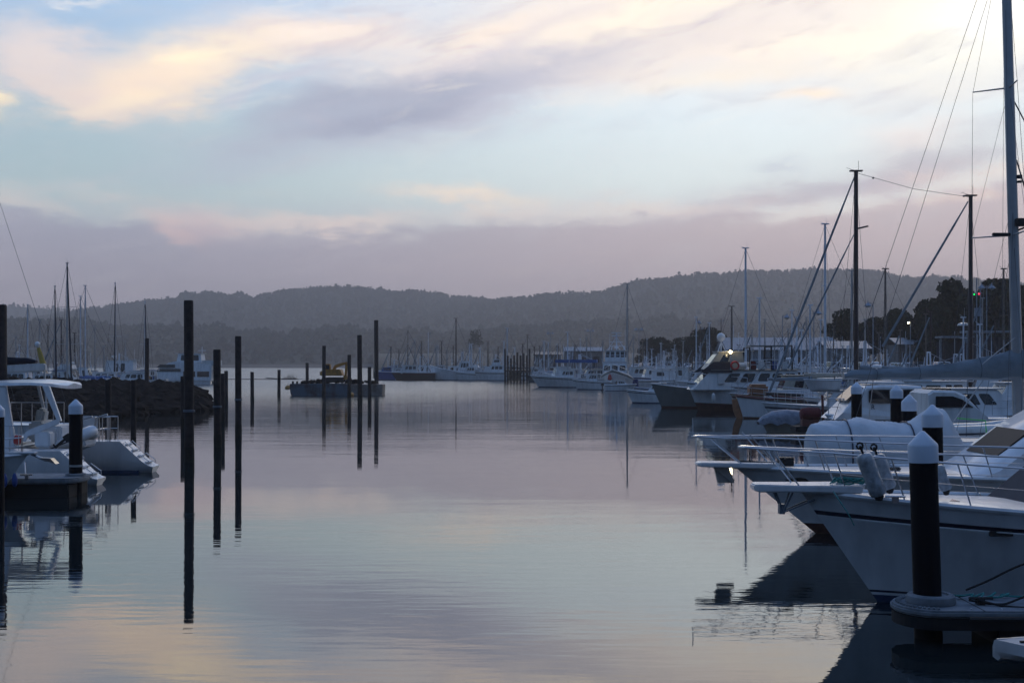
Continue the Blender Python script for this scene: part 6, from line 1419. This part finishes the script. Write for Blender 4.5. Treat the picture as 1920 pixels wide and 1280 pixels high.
def sign_dish(px, D, top, lab):
    g = gz(px, D); t = thing('floodlight_pole', lab, 'light pole', (XW(px, D), D, g), 0); z = ZW(top, D) - g
    mb = MB(); mb.tube([(0, 0, 0), (0, 0, z)], .07, 6); obj('post', mb, 'lampm', t)
    mb = MB(); mb.lathe([(.02, z + .35), (.5, z + .2), (.62, z), (.55, z - .03)][::-1], n=14); obj('hood', mb, 'lampw', t, True)
sign_dish(1806, 135, 610, 'pole with a broad pale dome hood left of the second timber mast')

# wharf front fence / utility poles
for px, top, D, lab in ((1352, 597, 260, 'dark power pole above the right end of the hedge'), (1313, 612, 250, 'dark power pole behind the charter boat'), (881, 647, 330, 'thin white pole at the far row'), (803, 622, 330, 'thin lamp mast above the brown work boat'), (1640, 690, 120, 'short marker pole among the berths by the ketch')):
    g = gz(px, D) if D > 200 else 0; t = thing('utility_pole', lab, 'pole', (XW(px, D), D, g), 0, 'thin poles along the shore'); H_ = ZW(top, D) - g
    if H_ < 2: H_ = 3
    mb = MB(); mb.tube([(0, 0, 0), (0, 0, H_)], .12, 6, 0, .08); obj('post', mb, 'bark' if 'dark' in lab else 'whitemast', t)
    mb = MB(); mb.tube([(-.6, 0, H_ - .5), (.6, 0, H_ - .5)], .06, 5); mb.box((.5, 0, H_ - .35), (.3, .2, .2)); obj('cross_arm', mb, 'lampm', t)

# cars
def car(label, px, D, rz, m, kind='wagon', first=[None]):
    g = gz(px, D); t = thing('parked_car', label, 'car', (XW(px, D), D, g + .02), rz, 'cars parked behind the marina')
    L, w = 4.6, 1.8; hood = .95; top = 1.75 if kind == 'wagon' else 1.45
    rings = []
    for x, z0, z1, ww in ((-2.3, .35, .95, .82), (-2.2, .25, 1.0, .88), (-1.2, .25, 1.0, .9), (1.0, .25, 1.0, .9), (2.1, .28, .85, .86), (2.3, .38, .7, .78)):
        rings.append([Vector((x, ww, z0)), Vector((x, ww, z1 - .08)), Vector((x, ww - .08, z1)), Vector((x, -ww + .08, z1)), Vector((x, -ww, z1 - .08)), Vector((x, -ww, z0))])
    mb = MB(); mb.loft(rings, True, True); b_ = obj('body', mb, m, t, True)
    xa, xb = (-2.2, 1.0) if kind == 'wagon' else (-1.6, .9)
    c = cabin(t, xa, xb, 1.66, .98, top, .75, .12 if kind == 'wagon' else .7, 1.35, m, [('F', .06, .94, .12, .88), ('A', .08, .92, .2, .85), ('B', .06, .3, .15, .85), ('B', .34, .56, .15, .85), ('B', .6, .78, .15, .8)], bev=.05, name='cabin')
    for x in (-1.4, 1.45):
        for s in (1, -1):
            mb = MB(); mb.tube([(x, s * .7, .33), (x, s * .92, .33)], .33, 16); wl = obj('wheel', mb, 'black', t); mb = MB(); mb.tube([(x, s * .9, .33), (x, s * .935, .33)], .19, 12); obj('rim', mb, 'steel', wl)
    for s in (1, -1): mb = MB(); mb.box((2.26, s * .6, .68), (.08, .3, .14)); obj('headlight', mb, 'lampw', t)
    mb = MB(); mb.box((2.3, 0, .42), (.1, 1.5, .16)); obj('bumper', mb, 'black', t)
    return t
Mt['carwhite'] = mat('white_car_paint', (.75,.76,.78), .25, var=.03, coat=.5); Mt['carsilver'] = mat('silver_car_paint', (.42,.44,.47), .3, .4, var=.03, coat=.5); Mt['cardark'] = mat('dark_car_paint', (.04,.045,.06), .25, var=.03, coat=.5); Mt['carred'] = mat('dark_red_car_paint', (.2,.02,.02), .25, var=.03, coat=.5)
car('white four wheel drive seen from the front left of the paired cars below the trees', 1700, 145, R(-70), 'carwhite')
car('silver sedan right beside the white four wheel drive', 1742, 146, R(-50), 'carsilver', 'sedan')
car('pale wagon parked under the shelter left of the second timber mast', 1819, 148, R(200), 'carsilver')
car('white car right of the second timber mast', 1850, 152, R(190), 'carwhite', 'sedan')
car('white van like wagon in front of the low pale building', 1520, 176, R(-80), 'carwhite')
car('dark wagon parked beside the white wagon by the pale building', 1543, 174, R(-100), 'cardark')
car('silver sedan in front of the long shed left end', 1392, 198, R(170), 'carsilver', 'sedan')
car('white sedan in front of the long shed middle', 1420, 196, R(10), 'carwhite', 'sedan')
car('dark red car in front of the long shed right end', 1470, 188, R(185), 'carred', 'sedan')
car('white wagon parked below the hedge left part', 1262, 268, R(5), 'carwhite')
car('silver wagon parked below the hedge right part', 1325, 236, R(184), 'carsilver')
car('dark sedan parked between the hut and the pale building', 1650, 168, R(160), 'cardark', 'sedan')

def car_row(pxs, D0, D1, where):
    for i, px in enumerate(pxs):
        D = D0 + (D1 - D0) * i / (len(pxs) - 1); m_, c_ = [('carwhite', 'white'), ('carsilver', 'silver'), ('carwhite', 'white'), ('cardark', 'dark'), ('carsilver', 'silver'), ('carred', 'dark red')][(i * 5 + len(pxs)) % 6]
        k_ = 'wagon' if i % 3 else 'sedan'; o_ = ['leftmost', 'second', 'third', 'fourth', 'fifth', 'sixth', 'seventh', 'eighth', 'ninth', 'tenth'][i]
        car('%s %s, %s from the left in the row %s' % (c_, k_, o_, where) if i else '%s %s, leftmost car in the row %s' % (c_, k_, where), px, D, R(80 + (i * 37) % 20), m_, k_)
car_row([1192, 1206, 1221, 1236, 1250, 1276, 1290, 1306], 275, 232, 'beneath the hedge')
car_row([1380, 1408, 1436, 1452, 1486, 1502, 1534, 1556], 186, 168, 'before the long shed')
car_row([1590, 1612, 1632, 1668, 1716, 1762, 1776], 160, 146, 'along the road under the trees')

# trees
def tree(label, px, D, h, w, seed, name='tree', trunk=.25, low=.25, group=None, top=None, sparse=1.0):
    g = gz(px, D) if px > 700 else 2.0
    if top is not None: h = ZW(top, D) - g
    t = thing(name, label, 'tree', (XW(px, D), D, g), 0, group); r = random.Random(seed)
    mb = MB(); mb.tube([(0, 0, -.3), (.1, 0, h * .3), (-.1, .1, h * .6)], trunk, 8, 0, trunk * .4); lobes = []
    for i in range(9):
        a = r.uniform(0, 6.28); z = h * r.uniform(low + .12, .88); rr_ = w / 2 * (.75 if z < h * .7 else .45) * r.uniform(.4, 1.0)
        c = Vector((rr_ * cos(a), rr_ * sin(a), z)); s = h * r.uniform(.10, .17) + w * .06; lobes.append((c, s)); mb.tube([(0, 0, z * .55), c * .6 + Vector((0, 0, z * .35)), c], trunk * .35, 5, 0, .03)
    lobes.append((Vector((0, 0, h * .86)), h * .14)); lobes.append((Vector((0, 0, h * .62)), w * .28))
    obj('trunk', mb, 'bark', t, True)
    mb = MB(); lf = max(.16, h * .026)
    for c, s in lobes:
        for k in range(int((260 * (s / 1.6) ** 1.6 + 60) * sparse)):
            v = Vector((r.gauss(0, 1), r.gauss(0, 1), r.gauss(0, 1))); v.normalize(); v *= s * r.random() ** .35; v.z *= .8; p_ = c + v
            if p_.z < h * low: continue
            n = Vector((r.gauss(0, 1), r.gauss(0, 1), r.gauss(0, .6))).normalized(); u = n.orthogonal().normalized(); w_ = n.cross(u); q = lf * r.uniform(.6, 1.5)
            mb.add([p_ + u * q, p_ + w_ * q * .6, p_ - u * q, p_ - w_ * q * .6], [(0, 1, 2, 3)])
    obj('crown', mb, 'leaf', t)
    return t
for i, (px, D, top, w, lab) in enumerate([
    (1782, 200, 517, 9, 'tallest dark gum tree left of the second timber mast'), (1755, 196, 560, 7, 'dark tree on the left shoulder of the big clump'), (1812, 205, 540, 8, 'dark tree just behind the second timber mast'),
    (1862, 200, 517, 8, 'dark gum behind the double street lamp'), (1893, 196, 522, 7, 'dark tree just left of the thick grey mast'), (1940, 200, 525, 9, 'dark tree behind the thick grey mast at the right edge'),
    (1720, 205, 590, 8, 'rounded dark tree between the two timber masts'), (1680, 215, 575, 9, 'broad dark tree right of the first timber mast'), (1590, 215, 583, 9, 'broad dark tree just left of the first timber mast'), (1640, 220, 590, 8, 'low dark tree right behind the first timber mast'), (1835, 190, 575, 8, 'low dark tree beneath the signal mast')]):
    tree(lab, px, D, 10, w, 20 + i, low=.08, top=top)
for i, (px, D, top, w, lab) in enumerate([
    (1215, 300, 634, 7, 'leftmost dark bush of the hedge above the far boats'), (1240, 300, 629, 8, 'second dark bush of the hedge from the left'), (1268, 295, 632, 8, 'dark bush in the middle of the hedge'), (1298, 290, 628, 8, 'dark bush left of the first power pole'), (1322, 282, 615, 9, 'high dark bush near the right end of the hedge'), (1344, 275, 620, 7, 'last dark bush at the right end of the hedge')]):
    tree(lab, px, D, 6, w, 50 + i, name='bush', low=.0, top=top)
tree('round thin crowned tree standing alone above the far boats', 888, 640, 7, 8.5, 70, top=616, low=.42, trunk=.14, sparse=.07)
# ============================================================ the crowded berths
cr = random.Random(77)
LM = [(30, 'the left edge pile'), (100, 'the yellow wrapped pole'), (160, 'the tallest left mast'), (225, 'the small white trawler'), (300, 'the ferry'), (722, 'the far blue hull'), (775, 'the brown work boat'), (835, 'the flared white bow'), (885, 'the lone thin tree'), (930, 'the timber wharf'), (1010, 'the far yellow brown shed'), (1062, 'the blue canopy boat'), (1156, 'the big trawler'), (1215, 'the grey inflatable'), (1262, 'the dark green hull'), (1330, 'the charter boat wheelhouse'), (1398, 'the blue white mast'), (1440, 'the orange rudder'), (1500, 'the cream launch'), (1547, 'the tall white mast'), (1605, 'the timber mast'), (1668, 'the pale radar dome'), (1720, 'the parked wagon'), (1790, 'the picnic shelter'), (1850, 'the double street lamp'), (1905, 'the thick grey mast')]
seen = set(o.get('label') for o in bpy.data.objects if o.get('label'))
def rel(px, D, D0):
    k = min(range(len(LM)), key=lambda i: abs(LM[i][0] - px)); d = px - LM[k][0]
    side = 'directly at' if abs(d) < 6 else ('just right of' if d > 0 else 'just left of')
    if abs(d) > 22: side = 'well right of' if d > 0 else 'well left of'
    return side + ' ' + LM[k][1]
def uniq(lab, px, D):
    lab = lab.replace(' motor boat with', ' boat with').replace('flybridge and radar', 'flybridge').replace('a row of', '').replace('row of deck lights', 'deck lights')
    for ex in ('', ', in the nearer row', ', in the farther row', ', lowest there', ', half hidden', ', highest there', ', with a tilted aerial', ', tucked well in'):
        if lab + ex not in seen and len((lab + ex).replace(',', '').split()) <= 16: seen.add(lab + ex); return lab + ex
    n = lab + ', beside a similar one'; seen.add(n); return n
def crowd_motor(px, D, g, small=1.0):
    col, hm, st = cr.choice([('white', ('gel', 'boot', 'navy'), True), ('white', ('gel', 'boot', 'bluehull'), True), ('off white', ('gel2', 'redboot', 'navy'), False), ('cream', ('cream', 'redboot', 'brownrail'), True), ('blue', ('bluehull', 'redboot', 'gel'), True), ('grey', ('greyhull', 'boot', 'gel'), False)])
    L = cr.uniform(6, 9.5) * small; gear = [('aerial', cr.uniform(-.8, .8), .5, 2.6, cr.uniform(1.6, 3.6))]; ft = 'plain cabin'; can = None; fly = None
    q = cr.random()
    if q < .22: gear += [('derrick', -L * .2, 1.2, cr.uniform(3.4, 4.8), cr.uniform(1.4, 2.6))]; ft = 'stern derrick'
    elif q < .42: gear += [('mast', cr.uniform(-.6, .6), 2.4, cr.uniform(3, 6), .07)]; ft = 'short mast'
    elif q < .55: can = (-.45, -.15, 3.0, 'bluecanvas'); ft = 'blue awning'
    elif q < .66: can = (-.45, -.15, 3.0, 'gel2'); ft = 'pale awning'
    elif q < .82: fly = (-.2, .05, .7); gear += [('radar', 0, 3.6)]; ft = 'flybridge and radar'
    else: gear += [('lamps', 0, 3.9)]; ft = 'deck lights'
    if cr.random() < .55: gear += [('poles', 0)]
    if cr.random() < .7: gear += [('boxes', 0)]
    gear += [('aerial', cr.uniform(-2, 1.5), cr.uniform(-.8, .8), 2.2, cr.uniform(1.5, 4.0))]
    WN = cr.choice([None, [('B', .1, .85, .45, .85), ('F', .06, .94, .45, .9)], [('B', .2, .5, .5, .85), ('F', .06, .94, .45, .9)], [('B', .55, .8, .4, .85), ('B', .2, .3, .1, .8), ('F', .1, .45, .5, .9), ('F', .55, .9, .5, .9)]])
    lab = uniq('%s motor boat with %s, %s' % (col, ft, rel(px, D, 0)), px, D)
    rz = R(180 if cr.random() < .65 else 0) + R(cr.uniform(-22, 22))
    return motorboat(lab, px, D, rz, L, F=cr.uniform(1.3, 1.9), Fs=cr.uniform(1.0, 1.4), hm=hm, stripe=st, cab=(cr.uniform(-.3, -.18), cr.uniform(.08, .26), cr.uniform(1.1, 1.9)), rf=cr.uniform(.3, 1.3), wins=WN, canopy=can, fly=fly, gear=gear, group=g, cabm=cr.choice(['gel', 'gel', 'gel2']))
def crowd_sail(px, D, top, g, thick=1.0):
    mm, mn = cr.choice([('whitemast', 'white'), ('alu', 'grey'), ('alu', 'grey'), ('teak', 'brownish'), ('wood', 'dark')]); cv, cn = cr.choice([('bluecanvas', 'blue'), ('canvas', 'grey'), ('wcanvas', 'white'), ('darkcanvas', 'black'), ('maroon', 'maroon')])
    lab = uniq('yacht with %s mast and %s cover, %s' % (mn, cn, rel(px, D, 0)), px, D); H = ZW(top, D)
    return sailboat(lab, px, D, R(180 + cr.uniform(-30, 30)), min(11, max(6.5, H * .85)), H, mm=mm, cover=cv, r=max(.07, D * .0006) * thick, spr=cr.choice([1, 2]), wr=max(.008, D * .00009), furl='canvas' if cr.random() < .3 else None, group=g)
G1 = 'boats crowded along the right hand marina'
for px, D in [(1312, 128), (1345, 140), (1380, 126), (1412, 137), (1440, 118), (1466, 128), (1498, 136), (1530, 122), (1556, 134), (1588, 118), (1620, 126), (1655, 116), (1690, 122), (1725, 112), (1765, 118), (1795, 105), (1835, 112), (1870, 104), (1905, 116), (1600, 88), (1640, 100), (1700, 92), (1800, 88), (1850, 80), (1530, 106), (1480, 108), (1915, 90), (1455, 150), (1365, 152), (1580, 150 - 8)]:
    crowd_motor(px + cr.uniform(-5, 5), D, G1)
for px, D, top in [(1330, 150, 606), (1348, 146, 640), (1434, 128, 600), (1452, 124, 632), (1478, 132, 618), (1492, 118, 646), (1512, 128, 596), (1534, 120, 640), (1563, 125, 612), (1580, 118, 650), (1622, 112, 600), (1648, 120, 625), (1688, 104, 620), (1712, 112, 650), (1736, 100, 590), (1770, 108, 640), (1806, 98, 600), (1842, 100, 560), (1866, 96, 600), (1898, 104, 580), (1745, 96, 585), (1410, 130, 620), (1385, 134, 648)]:
    crowd_sail(px, D, top, G1)
G2 = 'boats in the far row beyond the trawler'
for px, D in [(1180, 262), (1196, 240), (1215, 224), (1238, 215), (1248, 262), (1270, 250), (1290, 236), (1312, 226), (1225, 205), (1252, 196), (1283, 180), (1320, 172), (1205, 212), (1140, 235), (1040, 232), (1085, 240)]:
    crowd_motor(px + cr.uniform(-3, 3), D, G2)
for px, D, top in [(1205, 245, 640), (1222, 238, 655), (1240, 232, 645), (1262, 225, 655), (1281, 220, 640), (1298, 212, 652), (1188, 250, 628), (1130, 262, 640), (1100, 262, 632), (1078, 262, 648), (1020, 270, 640)]:
    crowd_sail(px, D, top, G2)
G3 = 'far boats in the middle distance'
for px, D in [(738, 300), (752, 310), (792, 305), (822, 308), (848, 300), (866, 306), (896, 300), (908, 308), (938, 302), (975, 318), (1000, 300), (764, 296), (1028, 300), (730, 312), (784, 314), (812, 296), (856, 312), (888, 296), (918, 296), (946, 306), (986, 296), (1015, 288), (1052, 262), (1072, 256), (1100, 236)]:
    crowd_motor(px, D, G3, 1.0)
for px, D, top in [(748, 308, 655), (765, 306, 648), (790, 306, 640), (818, 304, 648), (838, 306, 655), (868, 310, 660), (900, 306, 652), (915, 306, 640), (934, 310, 650), (965, 312, 652), (1002, 308, 650), (733, 312, 650), (778, 310, 636), (828, 312, 640), (850, 308, 648), (884, 308, 645), (926, 306, 655), (945, 300, 640), (980, 305, 645), (1012, 300, 648), (1028, 296, 642), (1046, 290, 650)]:
    crowd_sail(px, D, top, G3)
G4 = 'boats beyond the breakwater'
for px, D in [(40, 165), (85, 170), (105, 190), (135, 165), (165, 175), (205, 190), (254, 190), (10, 175), (180, 200)]:
    crowd_motor(px, D, G4)
for px, D, top in [(30, 180, 630), (75, 175, 600), (115, 190, 600), (140, 185, 625), (178, 190, 612), (235, 200, 640), (195, 185, 650)]:
    crowd_sail(px, D, top, G4)
